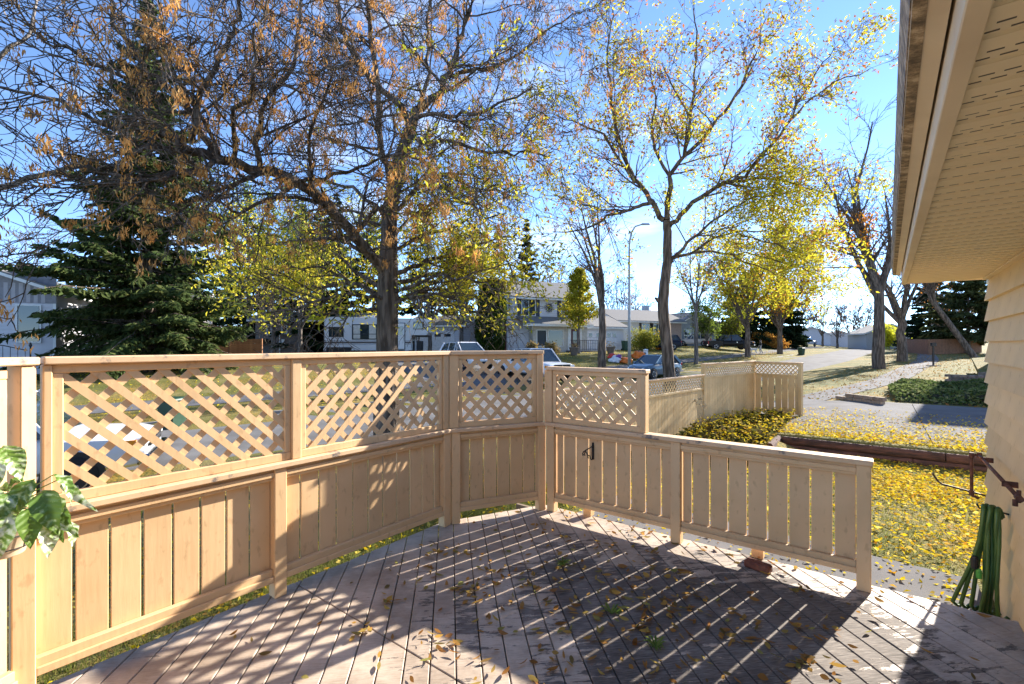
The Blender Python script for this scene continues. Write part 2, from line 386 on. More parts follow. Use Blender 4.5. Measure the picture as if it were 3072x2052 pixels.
while k < 4.2:
    # board between the lines (x+y)/sqrt2 = k and k+.139
    for part in (0, 1):
        p = [tuple(a) for a in poly_deck]
        p = clip(p, q2, q2, k+.139); 
        if len(p) >= 3: p = clip(p, -q2, -q2, -k)
        if len(p) >= 3: p = clip(p, 0, 1, SEAM-.003) if part == 0 else clip(p, 0, -1, -(SEAM+.003))
        if len(p) >= 3:
            dz = RNG.uniform(-.0025, .0015)
            MB().prism(p, -.032+dz, dz).build('board', DECKM, deck, bevel=.004)
    k += .146; i += 1
frame = MB()
frame.box(-3.33, .70, 4.40, 4.44, -.24, -.036); frame.box(-3.33, -3.29, -2.2, 3.5, -.24, -.036); frame.bar((-3.31, 3.5, -.14), (-2.93, 4.42, -.14), .04, .2)
for y in np.arange(-2, 4.3, .4): frame.box(-3.28, .70, y, y+.04, -.22, -.036)
for x, y in ((-3.2, .4), (-3.2, 3.2), (-1.5, 4.2), (.5, 4.2), (.5, .4), (-1.5, .4)): frame.box(x-.05, x+.05, y-.05, y+.05, -.55, -.22)
frame.build('joist_frame', M('joist_wood', (.20, .15, .10), .9), deck)

# ================================================================== painted railing round the deck
def mat_paint(name='tan_fence_paint', base=(.70, .465, .245), dark=(.62, .40, .20)):
    m, nt, out = nodes_of(name); N = nt.nodes.new; L = nt.links.new
    b = N('ShaderNodeBsdfPrincipled'); b.inputs['Roughness'].default_value = .6; b.inputs['Specular IOR Level'].default_value = .3; L(b.outputs[0], out.inputs[0])
    t = N('ShaderNodeTexCoord')
    def noise(sc, st=(1, 1, 1), det=5):
        mpn = N('ShaderNodeMapping'); mpn.inputs['Scale'].default_value = st; L(t.outputs['Object'], mpn.inputs[0])
        n = N('ShaderNodeTexNoise'); n.inputs['Scale'].default_value = sc; n.inputs['Detail'].default_value = det; L(mpn.outputs[0], n.inputs[0]); return n
    def ramp(src, stops):
        r = N('ShaderNodeValToRGB')
        for e, (p, c) in zip(r.color_ramp.elements, stops): e.position = p; e.color = (*c, 1)
        L(src, r.inputs[0]); return r
    r = ramp(noise(2.5).outputs[0], [(.3, dark), (.62, base)])
    dirt = ramp(noise(24, (1, 1, .5), 6).outputs[0], [(.30, (.45, .38, .32)), (.40, (1, 1, 1))])
    mul = N('ShaderNodeMixRGB'); mul.blend_type = 'MULTIPLY'; mul.inputs[0].default_value = .32; L(r.outputs[0], mul.inputs[1]); L(dirt.outputs[0], mul.inputs[2])
    oi = N('ShaderNodeObjectInfo'); mr = N('ShaderNodeMapRange'); mr.inputs[3].default_value = .92; mr.inputs[4].default_value = 1.06; L(oi.outputs['Random'], mr.inputs[0])
    mm = N('ShaderNodeVectorMath'); mm.operation = 'SCALE'; L(mul.outputs[0], mm.inputs[0]); L(mr.outputs[0], mm.inputs['Scale']); L(mm.outputs[0], b.inputs['Base Color'])
    bp = N('ShaderNodeBump'); bp.inputs['Strength'].default_value = .35; bp.inputs['Distance'].default_value = .003; L(noise(38, (1, 1, .12), 4).outputs[0], bp.inputs['Height']); L(bp.outputs[0], b.inputs['Normal'])
    return m
TAN = mat_paint()
def mat_cap():
    """painted cap boards, worn to bare wood along their edges"""
    m, nt, out = nodes_of('worn_cap_paint'); N = nt.nodes.new; L = nt.links.new
    b = N('ShaderNodeBsdfPrincipled'); b.inputs['Roughness'].default_value = .65; L(b.outputs[0], out.inputs[0])
    t = N('ShaderNodeTexCoord'); n = N('ShaderNodeTexNoise'); n.inputs['Scale'].default_value = 5; n.inputs['Detail'].default_value = 9; n.inputs['Roughness'].default_value = .7; L(t.outputs['Object'], n.inputs[0])
    r = N('ShaderNodeValToRGB'); r.color_ramp.elements.new(.5)
    for e, (p, c) in zip(r.color_ramp.elements, [(.36, (.17, .14, .12)), (.43, (.62, .41, .23)), (.7, (.70, .48, .28))]): e.position = p; e.color = (*c, 1)
    L(n.outputs[0], r.inputs[0]); L(r.outputs[0], b.inputs['Base Color'])
    bp = N('ShaderNodeBump'); bp.inputs['Strength'].default_value = .4; bp.inputs['Distance'].default_value = .004; L(n.outputs[0], bp.inputs['Height']); L(bp.outputs[0], b.inputs['Normal'])
    return m
CAP = mat_cap()
class Frame:
    """run of fence: t along, n towards the viewer's side, z up"""
    def __init__(s, a, b, inside):
        s.a = Vector((a[0], a[1], 0)); d = Vector((b[0]-a[0], b[1]-a[1], 0)); s.L = d.length; s.d = d.normalized()
        s.n = Vector((-s.d.y, s.d.x, 0))
        if s.n.dot(Vector((inside[0], inside[1], 0))-s.a) < 0: s.n = -s.n
    def P(s, t, n, z): p = s.a+s.d*t+s.n*n; return (p.x, p.y, z)
    def box(s, mb, t0, t1, n0, n1, z0, z1, za=None, zb=None):
        """za, zb: extra drop of the two ends (for sloping rails)"""
        za = za or 0; zb = zb or 0
        return mb.hexa([s.P(t0, n0, z0+za), s.P(t1, n0, z0+zb), s.P(t1, n1, z0+zb), s.P(t0, n1, z0+za)], [s.P(t0, n0, z1+za), s.P(t1, n0, z1+zb), s.P(t1, n1, z1+zb), s.P(t0, n1, z1+za)])
    def slats(s, parent, t0, t1, z0, z1, n_front, pitch=.155, w=.043, th=.008, flip=False, mat=None, off=0.0):
        W = w*math.sqrt(2); H = z1-z0
        for layer in (0, 1):
            up = (layer == 0) != flip
            kk = t0-H-pitch+off
            while kk < t1+H:
                p = [(kk, z0), (kk+W, z0), (kk+W+H, z1), (kk+H, z1)] if up else [(kk+H, z0), (kk+W+H, z0), (kk+W, z1), (kk, z1)]
                p = clip_rect(p, t0, t1, z0, z1)
                if len(p) >= 3:
                    n1 = n_front-layer*(th+.0006)
                    mb = MB().hexa([s.P(a, n1-th, b) for a, b in p], [s.P(a, n1, b) for a, b in p]); mb.build('slat', mat or TAN, parent, world=False)
                kk += pitch
rail = thing('deck_railing', 'tan painted deck railing with board panels and diamond lattice tops', 'railing', (0, 0, 0))
INS = (-1, 1)
PT = .089
def picket_panel(fr, t0, t1, ztop, first=.139, gap=.013, pw=.139):
    """pickets, rails and mouldings between two posts; n=0 is the face of the posts"""
    fr.box(MB(), t0, t1, -.060, -.022, .112, .205).build('bottom_rail', TAN, rail, bevel=.004)
    fr.box(MB(), t0, t1, -.0215, -.004, .118, .160).build('moulding', TAN, rail, bevel=.003)
    fr.box(MB(), t0, t1, -.060, -.022, ztop-.085, ztop-.002).build('top_rail', TAN, rail, bevel=.004)
    fr.box(MB(), t0, t1, -.0215, -.006, ztop-.060, ztop-.025).build('moulding', TAN, rail, bevel=.003)
    t = t0+.006; w = first
    while t < t1-.03:
        e = min(t+w, t1-.004); g = RNG.uniform(-.002, .002)
        fr.box(MB(), t, e, -.082, -.0625, .14+g, ztop-.03).build('board', TAN, rail, bevel=.003)
        t = e+gap+RNG.uniform(-.002, .003); w = pw
def post(fr, t0, z1, z0=.0, name='post', w=PT, n=0.0):
    return fr.box(MB(), t0, t0+w, n-PT, n, z0, z1).build(name, TAN, rail, bevel=.005)
def lattice_top(fr, t0, t1, zc, zt, flip, cap=True):
    """framed lattice standing on the cap board: zc top of cap, zt top of the frame"""
    f = MB(); 
    fr.box(f, t0, t1, -.075, -.030, zc+.001, zc+.058); fr.box(f, t0, t0+.045, -.073, -.032, zc+.0585, zt-.046); fr.box(f, t1-.045, t1, -.073, -.032, zc+.0585, zt-.046); fr.box(f, t0, t1, -.075, -.030, zt-.045, zt)
    o = f.build('lattice_frame', TAN, rail, bevel=.004)
    fr.slats(o, t0+.03, t1-.03, zc+.045, zt-.03, -.044, flip=flip, off=RNG.uniform(0, .1))
    return o
A = Frame((-3.405, .40), (-3.405, 3.40), INS); B = Frame((-3.405, 3.40), (-2.90, 4.345), INS); Cc = Frame((-2.90, 4.345), (-.03, 4.345), INS)
D = Frame((-2.90, -.50), (-3.405, .455), INS)
ZC = .97; ZT = 1.715
# run A
post(A, -.055, ZC-.04, 0); post(A, 1.245, ZC-.04, 0); post(A, 2.92, ZC-.04, 0)
picket_panel(A, PT-.054, 1.244, ZC-.041); picket_panel(A, 1.245+PT+.001, 2.919, ZC-.041, first=.12)
A.box(MB(), .04, 3.005, -.115, .022, ZC-.04, ZC).build('cap_rail', CAP, rail, bevel=.006)
post(A, .06, ZT, ZC+.001, w=.036, n=-.012); post(A, 1.38, ZT, ZC+.001, w=.07, n=-.012); post(A, 2.925, ZT, ZC+.001, w=.07, n=-.012)
lattice_top(A, .0965, 1.379, ZC, ZT, True); lattice_top(A, 1.451, 2.924, ZC, ZT, False)
A.box(MB(), .06, 3.0, -.105, .012, ZT+.001, ZT+.042).build('cap_rail', CAP, rail, bevel=.006)
# run B (turns the corner)
post(B, .02, ZC-.04); post(B, B.L-.07, ZC-.04, n=.004)
picket_panel(B, .02+PT+.001, B.L-.071, ZC-.041, first=.11)
B.box(MB(), .006, B.L-.004, -.115, .022, ZC-.04, ZC).build('cap_rail', CAP, rail, bevel=.006)
post(B, -.004, ZT, ZC+.001, w=.099, n=-.0145); post(B, B.L-.075, ZT, ZC+.001, w=.074, n=-.0145)
lattice_top(B, .096, B.L-.076, ZC, ZT, False)
B.box(MB(), .006, B.L-.004, -.105, .010, ZT+.001, ZT+.042).build('cap_rail', CAP, rail, bevel=.006)
# run C (towards the house)
post(Cc, 0.035, ZC-.04); post(Cc, 1.395, ZC-.04); post(Cc, Cc.L-PT, ZC-.04, 0)
picket_panel(Cc, .035+PT+.001, 1.394, ZC-.041, first=.075); picket_panel(Cc, 1.395+PT+.001, Cc.L-PT-.001, ZC-.041, first=.075)
Cc.box(MB(), .004, Cc.L+.012, -.115, .022, ZC-.04, ZC).build('cap_rail', CAP, rail, bevel=.006)
post(Cc, -.005, 1.54, ZC+.001, w=.095, n=-.013); post(Cc, 1.10, 1.54, ZC+.001, w=.05, n=-.014)
lattice_top(Cc, .0905, 1.0995, ZC, 1.54, True)
Cc.box(MB(), .025, 1.165, -.105, .008, 1.541, 1.58).build('cap_rail', CAP, rail, bevel=.006)
Cc.box(MB(), Cc.L-.03, Cc.L-.005, -.118, -.092, .1, .78).build('gate_stop', TAN, rail, bevel=.003)
for t in (.42, 2.05): Cc.box(MB(), t, t+.09, -.20, -.118, .0, .110).build('support_block', TAN, rail, bevel=.004)
# run D (turns back towards the viewer)
post(D, 0, ZC-.04, 0)
picket_panel(D, PT+.001, D.L-.10, ZC-.041)
D.box(MB(), -.01, D.L-.012, -.115, .020, ZC-.0405, ZC-.0005).build('cap_rail', CAP, rail, bevel=.006)
post(D, D.L-.085, ZT, ZC+.001, w=.07, n=-.012)
lattice_top(D, PT+.001, D.L-.125, ZC, ZT-.02, False)
D.box(MB(), -.01, D.L-.012, -.105, .010, ZT+.0005, ZT+.0415).build('cap_rail', CAP, rail, bevel=.006)

# ================================================================== the house whose wall closes the picture on the right
XW = .80; YE2 = 6.56
house = thing('house', 'tan lap sided house with vented soffit and stained gutter beside the deck', 'house', (-.035, 0, 0), math.radians(-.84))
SIDE = mat_paint('tan_siding', (.72, .56, .33), (.65, .50, .29))
MB().box(XW+.03, 9.5, -7, YE2-.02, -.9, 2.62).build('wall', M('house_sheathing', (.55, .45, .3), .8), house)
sid = MB(); Lw = YE2+3.0
sid.extr([(XW+.028, 0, 0), (XW-.020, 0, 0), (XW+.016, 0, .212), (XW+.028, 0, .212)], (0, Lw, 0)); sm = sid.mesh('siding_board'); sm.materials.append(SIDE)
zz = -.55; kk = 0
while zz < 2.44:
    link('siding_board', sm, None, house, (0, -3.0+.002*(kk % 2), zz)); zz += .2; kk += 1
sid = MB(); sid.extr([(XW+.0, YE2-.019, 0), (XW+.0, YE2+.032, 0), (XW+.0, YE2+.004, .212), (XW+.0, YE2-.019, .212)], (8.5, 0, 0)); sm2 = sid.mesh('siding_board'); sm2.materials.append(SIDE)
zz = -.55
while zz < 2.44: link('siding_board', sm2, None, house, (.03, 0, zz)); zz += .2
# soffit of narrow ribbed vented panels
def mat_soffit():
    m, nt, out = nodes_of('vented_soffit'); N = nt.nodes.new; L = nt.links.new
    b = N('ShaderNodeBsdfPrincipled'); b.inputs['Roughness'].default_value = .55; L(b.outputs[0], out.inputs[0])
    t = N('ShaderNodeTexCoord'); sp = N('ShaderNodeSeparateXYZ'); L(t.outputs['Object'], sp.inputs[0])
    def op(o, a, bb=None, c=None):
        n = N('ShaderNodeMath'); n.operation = o
        for i, q in enumerate((a, bb, c)):
            if q is None: continue
            if isinstance(q, (int, float)): n.inputs[i].default_value = q
            else: L(q, n.inputs[i])
        return n.outputs[0]
    fy = op('FRACT', op('DIVIDE', sp.outputs[1], .0315)); row = op('FLOOR', op('DIVIDE', sp.outputs[1], .0315))
    sh = op('MULTIPLY', op('MODULO', row, 2.0), .02)
    fx = op('FRACT', op('DIVIDE', op('ADD', sp.outputs[0], sh), .045))
    s1 = op('MULTIPLY', op('GREATER_THAN', fx, .36), op('LESS_THAN', op('ABSOLUTE', op('SUBTRACT', fy, .5)), .12))
    band = op('GREATER_THAN', op('FRACT', op('DIVIDE', sp.outputs[1], .126)), .5)
    msk = op('MULTIPLY', s1, band)
    n = N('ShaderNodeTexNoise'); n.inputs['Scale'].default_value = 4; L(t.outputs['Object'], n.inputs[0])
    r = N('ShaderNodeValToRGB'); r.color_ramp.elements[0].color = (.74, .61, .40, 1); r.color_ramp.elements[1].color = (.84, .72, .50, 1); L(n.outputs[0], r.inputs[0])
    mixn = N('ShaderNodeMixRGB'); mixn.inputs[2].default_value = (.05, .04, .03, 1); L(msk, mixn.inputs[0]); L(r.outputs[0], mixn.inputs[1]); L(mixn.outputs[0], b.inputs['Base Color'])
    return m
SOFF = mat_soffit()
pan = MB(); pw = .252
for q in range(2):
    y0 = q*.126; pan.extr([(0, y0+.002, .0), (0, y0+.060, .0), (0, y0+.064, .006), (0, y0+.122, .006), (0, y0+.126, .0), (0, y0+.126, .012), (0, y0+.002, .012)], (.605, 0, 0))
pm = pan.mesh('soffit_panel'); pm.materials.append(SOFF)
y = YE2+.05-pw
while y > -2.5: link('soffit_panel', pm, None, house, (.195, y, 2.478)); y -= pw+.0005
GUT = M('stained_gutter_metal', (.76, .64, .46), .6, (.66, .54, .38), 3, .1, 30)
def mat_stain():
    m, nt, out = nodes_of('dirt_streaked_gutter_face'); N = nt.nodes.new; L = nt.links.new
    b = N('ShaderNodeBsdfPrincipled'); b.inputs['Roughness'].default_value = .7; L(b.outputs[0], out.inputs[0])
    t = N('ShaderNodeTexCoord'); mpn = N('ShaderNodeMapping'); mpn.inputs['Scale'].default_value = (8, 10, 10); L(t.outputs['Object'], mpn.inputs[0])
    n = N('ShaderNodeTexNoise'); n.inputs['Scale'].default_value = 1.6; n.inputs['Detail'].default_value = 9; n.inputs['Roughness'].default_value = .75; L(mpn.outputs[0], n.inputs[0])
    r = N('ShaderNodeValToRGB'); r.color_ramp.elements.new(.5)
    for e, (p, c) in zip(r.color_ramp.elements, [(.40, (.10, .075, .05)), (.52, (.30, .22, .13)), (.60, (.56, .44, .29))]): e.position = p; e.color = (*c, 1)
    L(n.outputs[0], r.inputs[0]); L(r.outputs[0], b.inputs['Base Color']); return m
STAIN = mat_stain()
g = MB(); YA = -2.6; YB = YE2+.05
g.extr([(.192, YA, 2.464), (.150, YA, 2.464), (.150, YA, 2.66), (.192, YA, 2.66)], (0, YB-YA, 0)).build('fascia', GUT, house, bevel=.003)
g = MB().extr([(.078, YA, 2.575), (.143, YA, 2.560), (.143, YA, 2.69), (.139, YA, 2.69), (.139, YA, 2.566), (.082, YA, 2.580), (.066, YA, 2.70), (.062, YA, 2.70)], (0, YB-.02-YA, 0)).build('gutter', GUT, house)
MB().extr([(.060, YA, 2.70), (.074, YA, 2.583), (.0765, YA, 2.583), (.0625, YA, 2.70)], (0, YB-.02-YA, 0)).build('gutter_face', STAIN, house)
MB().extr([(.0775, YA, 2.5735), (.104, YA, 2.5692), (.104, YA, 2.5672), (.0775, YA, 2.5715)], (0, YB-.02-YA, 0)).build('gutter_stain', STAIN, house)
MB().extr([(.078, YB-.0195, 2.575), (.143, YB-.0195, 2.56), (.143, YB-.0195, 2.69), (.062, YB-.0195, 2.70)], (0, .004, 0)).build('gutter_end', GUT, house)
SHING = M('roof_shingles_grey', (.17, .16, .15), .95, (.10, .095, .09), 30, .5, 60)
MB().hexa([(.088, YA, 2.705), (.088, YB, 2.705), (5.2, YB, 4.4), (5.2, YA, 4.4)], [(.088, YA, 2.735), (.088, YB, 2.735), (5.2, YB, 4.44), (5.2, YA, 4.44)]).hexa([(5.2, YA, 4.4), (5.2, YB, 4.4), (10.4, YB, 2.69), (10.4, YA, 2.69)], [(5.2, YA, 4.44), (5.2, YB, 4.44), (10.4, YB, 2.72), (10.4, YA, 2.72)]).build('roof', SHING, house)
MB().extr([(.1, YE2-.03, 2.625), (5.2, YE2-.03, 4.385), (10.2, YE2-.03, 2.625)], (0, .05, 0)).build('gable', SIDE, house)
MB().box(.195, XW+.03, YE2+.0505, YE2+.062, 2.47, 2.535).build('soffit_end_trim', GUT, house, bevel=.002)
MB().box(XW-.03, XW+.02, YA, YE2+.03, 2.462, 2.4775).build('soffit_channel', GUT, house, bevel=.002)
# ================================================================== yard between the deck and the street
# tan board fence with a lattice band, stepping along the sidewalk
FB = mat_paint('tan_board_fence_paint', (.64, .47, .24), (.55, .38, .18))
fence = thing('board_fence', 'tan board fence topped with a narrow lattice band, stepping up beside the driveway', 'fence', (0, 0, 0))
def fence_run(a, b, top, base_a, base_b, gap, pw=.14, post_a=True, post_b=True, drop=0):
    fr = Frame(a, b, (0, 0)); L_ = fr.L; pw2 = .09
    def bs(t): return base_a+(base_b-base_a)*t/L_
    if post_a: fr.box(MB(), -pw2/2, pw2/2, -.05, .04, base_a-.3, top+.0).build('post', FB, fence, bevel=.005)
    if post_b: fr.box(MB(), L_-pw2/2, L_+pw2/2, -.05, .04, base_b-.3, top+.0).build('post', FB, fence, bevel=.005)
    e0 = pw2/2+.001; e1 = L_-pw2/2-.001
    fr.box(MB(), e0-.02 if not post_a else -pw2/2-.01, e1+.02 if not post_b else L_+pw2/2+.01, -.06, .05, top+.001, top+.036).build('cap_rail', CAP, fence, bevel=.004)
    lf = MB(); fr.box(lf, e0, e1, -.02, .022, top-.05, top); fr.box(lf, e0, e1, -.02, .022, top-.36, top-.31); lf = lf.build('lattice_frame', FB, fence, bevel=.003)
    fr.slats(lf, e0, e1, top-.312, top-.048, .008, pitch=.125, w=.030, mat=FB)
    for zc in (top-.40, (base_a+base_b)/2+.16): fr.box(MB(), e0, e1, -.055, -.0205, zc-.04, zc+.04, za=0 if zc > .2 else base_a-(base_a+base_b)/2, zb=0 if zc > .2 else base_b-(base_a+base_b)/2).build('rail', FB, fence)
    t = e0+.004
    while t < e1-.02:
        e = min(t+pw+RNG.uniform(-.004, .004), e1-.002)
        fr.box(MB(), t, e, -.02, .0, max(bs(t), bs(e))+.04+RNG.uniform(0, .02), top-.361).build('board', FB, fence, bevel=.003)
        t = e+(gap if RNG.random() > .3 else gap*2.2)
FP = [(-4.35, 6.6), (-3.55, 12.75), (-2.93, 15.75), (-1.66, 15.2)]
fz = [float(zg(*p)) for p in FP]
fence_run(FP[0], FP[1], 1.02, fz[0], fz[1], .0035, post_b=False)
fence_run(FP[1], FP[2], 1.30, fz[1], fz[2], .0035)
fence_run(FP[2], FP[3], 1.29, fz[2], fz[3], .020, pw=.17, post_a=False)

# stacked landscape timbers
TIM = M('old_landscape_timber', (.13, .062, .050), .95, (.040, .026, .022), 5, .6, 30, stretch=(.6, 3, 3), detail=9)
tw = thing('timber_wall', 'low retaining wall of stacked weathered timbers along the leafy driveway', 'retaining wall', (0, 12.1, -.55))
def timber(a, b, z, r=.088):
    a = Vector((*a, z)); b = Vector((*b, z)); d = (b-a).normalized(); s_ = Vector((-d.y, d.x, 0)); lo = []; prof = []
    for k in range(8):
        t = math.pi/4*k+math.pi/8; prof.append((max(-.8, min(.8, math.cos(t)*1.1)), max(-.92, min(.92, math.sin(t)*1.05))))
    lo = [a+s_*p[0]*r+Vector((0, 0, p[1]*r)) for p in prof]; hi = [b+s_*p[0]*r+Vector((0, 0, p[1]*r)) for p in prof]
    MB().hexa(lo, hi).build('timber', TIM, tw, world=True, bevel=.008)
timber((-1.66, 12.02), (.55, 12.02), -.47); timber((.56, 12.02), (3.6, 12.02), -.472)
timber((-1.66, 12.03), (1.02, 12.03), -.30); timber((1.03, 12.03), (3.6, 12.03), -.302)
timber((-1.75, 10.9), (-1.75, 12.1), -.46); timber((-1.75, 10.95), (-1.75, 12.1), -.29)
# brick edging on the far side of the driveway
edg = thing('brick_edging', 'short row of pale stacked edging blocks at the corner of the ground cover bed', 'edging', (0, 20.3, -.1))
BLK = M('edging_block', (.36, .27, .19), .95, (.25, .18, .13), 6, .5, 40, rnd=.15)
pa = gp(2512, 1198); pb = gp(2652, 1217)
for row in range(2):
    for k in range(5):
        t0 = (k+.5*(row == 1)*.3)/5; p = pa+(pb-pa)*(t0+.09); d = (pb-pa)/np.linalg.norm(pb-pa); L_ = np.linalg.norm((pb-pa)[:2])/5*.94
        if row and k == 0: continue
        MB().bar(p-d*L_/2+np.array([0, 0, .07+row*.125]), p+d*L_/2+np.array([0, 0, .07+row*.125]), .15, .118).build('block', BLK, edg, world=True, bevel=.01)

def scatter(n, x0, x1, y0, y1, f=None, rng=RNG):
    x = rng.uniform(x0, x1, n*2); y = rng.uniform(y0, y1, n*2)
    if f is not None:
        k = f(x, y) > rng.random(n*2); x = x[k]; y = y[k]
    return x[:n], y[:n]
LEAF_Y = MLEAF('fallen_leaf_yellow', [(.42, .20, .02), (.60, .42, .015), (.68, .54, .03), (.62, .46, .02), (.70, .60, .16), (.40, .18, .02)], .35)
LEAF_D = MLEAF('fallen_leaf_dry', [(.22, .10, .03), (.36, .18, .05), (.50, .30, .07), (.28, .13, .05), (.42, .30, .08), (.16, .09, .04), (.34, .32, .09)], .3)
GRS = MLEAF('grass_blade', [(.09, .13, .02), (.17, .19, .04), (.24, .22, .07), (.12, .15, .03)], .4)
def leaf_litter(name, label, x, y, size, mat, lift=.02, z=None, jitter=.02, asp=.5):
    zz = (zg(x, y) if z is None else z)+lift+RNG.uniform(0, jitter, len(x)); P = np.stack([x, y, zz], 1)
    V, F = leafquads(P, size*RNG.uniform(.6, 1.35, len(x)), asp, .72); o = link(name, fastmesh(name, V, F), mat); tag(o, label, 'leaves', kind='stuff'); return o
def blades(name, label, x, y, h=.06):
    n = len(x); z = zg(x, y)-.01; P = np.stack([x, y, z], 1); a = RNG.uniform(0, 6.283, n); w = np.stack([np.cos(a), np.sin(a), 0*a], 1)*.004
    tip = P+np.stack([RNG.normal(0, .025, n), RNG.normal(0, .025, n), h*RNG.uniform(.5, 1.3, n)], 1)
    V = np.stack([P-w, P+w, tip], 1).reshape(-1, 3); o = link(name, fastmesh(name, V, np.arange(3*n).reshape(n, 3)), GRS); tag(o, label, 'grass', kind='stuff'); return o
# lawn by the house, thick with yellow leaves
x, y = scatter(30000, -3.2, 3.5, 6.4, 12.0); blades('grass', 'short autumn grass between the concrete pad and the timbers', x, y, .07)
x, y = scatter(17000, -3.2, 3.6, 6.3, 11.95, lambda x, y: np.clip(.35+.5*np.sin(x*1.3+y*.7)+.3*np.sin(y*2.1-x), .25, 1)*sstep(6.1, 7.0, y)); leaf_litter('fallen_leaves', 'yellow leaves thick on the lawn before the timbers', x, y, .058, LEAF_Y, .035)
# grass and leaves below the railing
x, y = scatter(22000, -5.2, -3.4, -.6, 7); blades('grass', 'rough grass below the lattice railing', x, y, .09)
x, y = scatter(1500, -6.5, -3.0, -.6, 7.2); leaf_litter('fallen_leaves', 'dry leaves below the lattice railing', x, y, .06, LEAF_Y, .02)
x, y = scatter(900, -3.2, .7, 4.6, 6.4, lambda x, y: sstep(.9, 0, np.abs(y-6.2))*.6+.10); leaf_litter('fallen_leaves', 'scattered leaves on the concrete pad', x, y, .055, LEAF_Y, .06, jitter=.01)
# driveway drift of leaves
x, y = scatter(9500, -2.6, 3.4, 12.15, 17.5, lambda x, y: np.exp(-(y-12.15)/1.3)+.05*(y < 16)+.03); leaf_litter('fallen_leaves', 'drift of yellow leaves along the driveway edge above the timbers', x, y, .062, LEAF_Y, .045)
# streetside leaves
x, y = scatter(13000, -16, -3.6, -4, 30, lambda x, y: np.where((x-xnc(y) > -.8) & (x-xnc(y) < 6), .8, .08)); leaf_litter('fallen_leaves', 'leaves lying on the near verge of the street', x, y, .075, LEAF_Y, .03)
x, y = scatter(16000, -45, -10, -5, 75, lambda x, y: np.where((x-xnc(y) < -RW+.6), .5, .06)); leaf_litter('fallen_leaves', 'leaves lying on the lawns across the street', x, y, .10, LEAF_Y, .03)
x, y = scatter(9000, -12, 12, 20, 75, lambda x, y: np.where((x-xnc(y) < -RW) | (x-xnc(y) > 0), .6, .05)); leaf_litter('fallen_leaves', 'reddish leaves under the trees farther up the street', x, y, .11, LEAF_D, .03)

# planted bed behind the corner of the fence
BEDL = MLEAF('bed_plant_leaf', [(.04, .05, .02), (.07, .075, .025), (.11, .10, .03), (.20, .15, .04), (.05, .04, .03)], .35)
x, y = scatter(2000, -3.6, -1.78, 9.6, 15.0, lambda x, y: (x > -3.9+.16*(y-9)).astype(float)); z = zg(x, y)+RNG.uniform(.02, .22, len(x))*(.5+.5*np.sin(x*5+y*3)**2)
V, F = leafquads(np.stack([x, y, z], 1), RNG.uniform(.10, .24, len(x)), .4, .3); o = link('bed_plants', fastmesh('bed_plants', V, F), BEDL); tag(o, 'tangle of wilting broad leaves in the bed behind the timbers', 'plants', kind='stuff')
x, y = scatter(1500, -3.5, -1.7, 9.6, 15.0); leaf_litter('fallen_leaves', 'yellow leaves lying in the planted bed', x, y, .07, LEAF_Y, .12, jitter=.18)
# tall dead stalks
ST = M('dry_stalk', (.45, .38, .26), .9)
st = thing('dead_stalk', 'dry seed stalk standing in the bed against the tan fence', 'plant', (-3.35, 11.7, float(zg(-3.35, 11.7))))
mb = MB()
for k in range(5):
    a = k*1.3; mb.tube([(0, 0, 0), (.03*math.cos(a), .03*math.sin(a), .35), (.12*math.cos(a), .12*math.sin(a), .62+.05*k)], [.006, .005, .003], 5)
mb.build('stem', ST, st)
V, F = leafquads(np.array([[.12*math.cos(k*1.3)+RNG.normal(0, .03), .12*math.sin(k*1.3)+RNG.normal(0, .03), .60+.05*k+RNG.normal(0, .04)] for k in range(5) for _ in range(14)]), .05, .6); link('seed_head', fastmesh('seed_head', V, F), ST, st)

# ground cover bed beyond the driveway
GC = MLEAF('ground_cover_leaf', [(.05, .09, .02), (.12, .16, .05), (.20, .24, .09), (.08, .11, .03), (.26, .27, .14)], .3)
def gcz(x, y): return .30*np.exp(-((x-3.0)/3.2)**2)*np.clip(1+.35*np.sin(x*2.2)+.3*np.sin(y*1.7+x), .2, 2)*sstep(20.3, 21.3, y)*sstep(28, 26, y)
x, y = scatter(14000, .4, 8.5, 20.4, 27.5, lambda x, y: (x-.4 > (y-20.4)*.05-.2+.3*np.sin(y)).astype(float)); z = zg(x, y)+gcz(x, y)+RNG.uniform(0, .10, len(x))
V, F = leafquads(np.stack([x, y, z], 1), RNG.uniform(.08, .17, len(x)), .7, .45); o = link('ground_cover', fastmesh('ground_cover', V, F), GC); tag(o, 'mounded leafy ground cover filling the bed beyond the driveway', 'ground cover', kind='stuff')
V, F = None, None
mbs = MB(); gx = np.linspace(.5, 8.5, 28); gy = np.linspace(20.4, 27.5, 24)
for i in range(27):
    for j in range(23):
        c4 = [(gx[i], gy[j]), (gx[i+1], gy[j]), (gx[i+1], gy[j+1]), (gx[i], gy[j+1])]; mbs.quad(*[(a, b, float(zg(a, b)+gcz(a, b))-.01) for a, b in c4])
o = mbs.build('bed_soil', M('bed_soil', (.05, .05, .025), .95), smooth=True); tag(o, kind='structure')
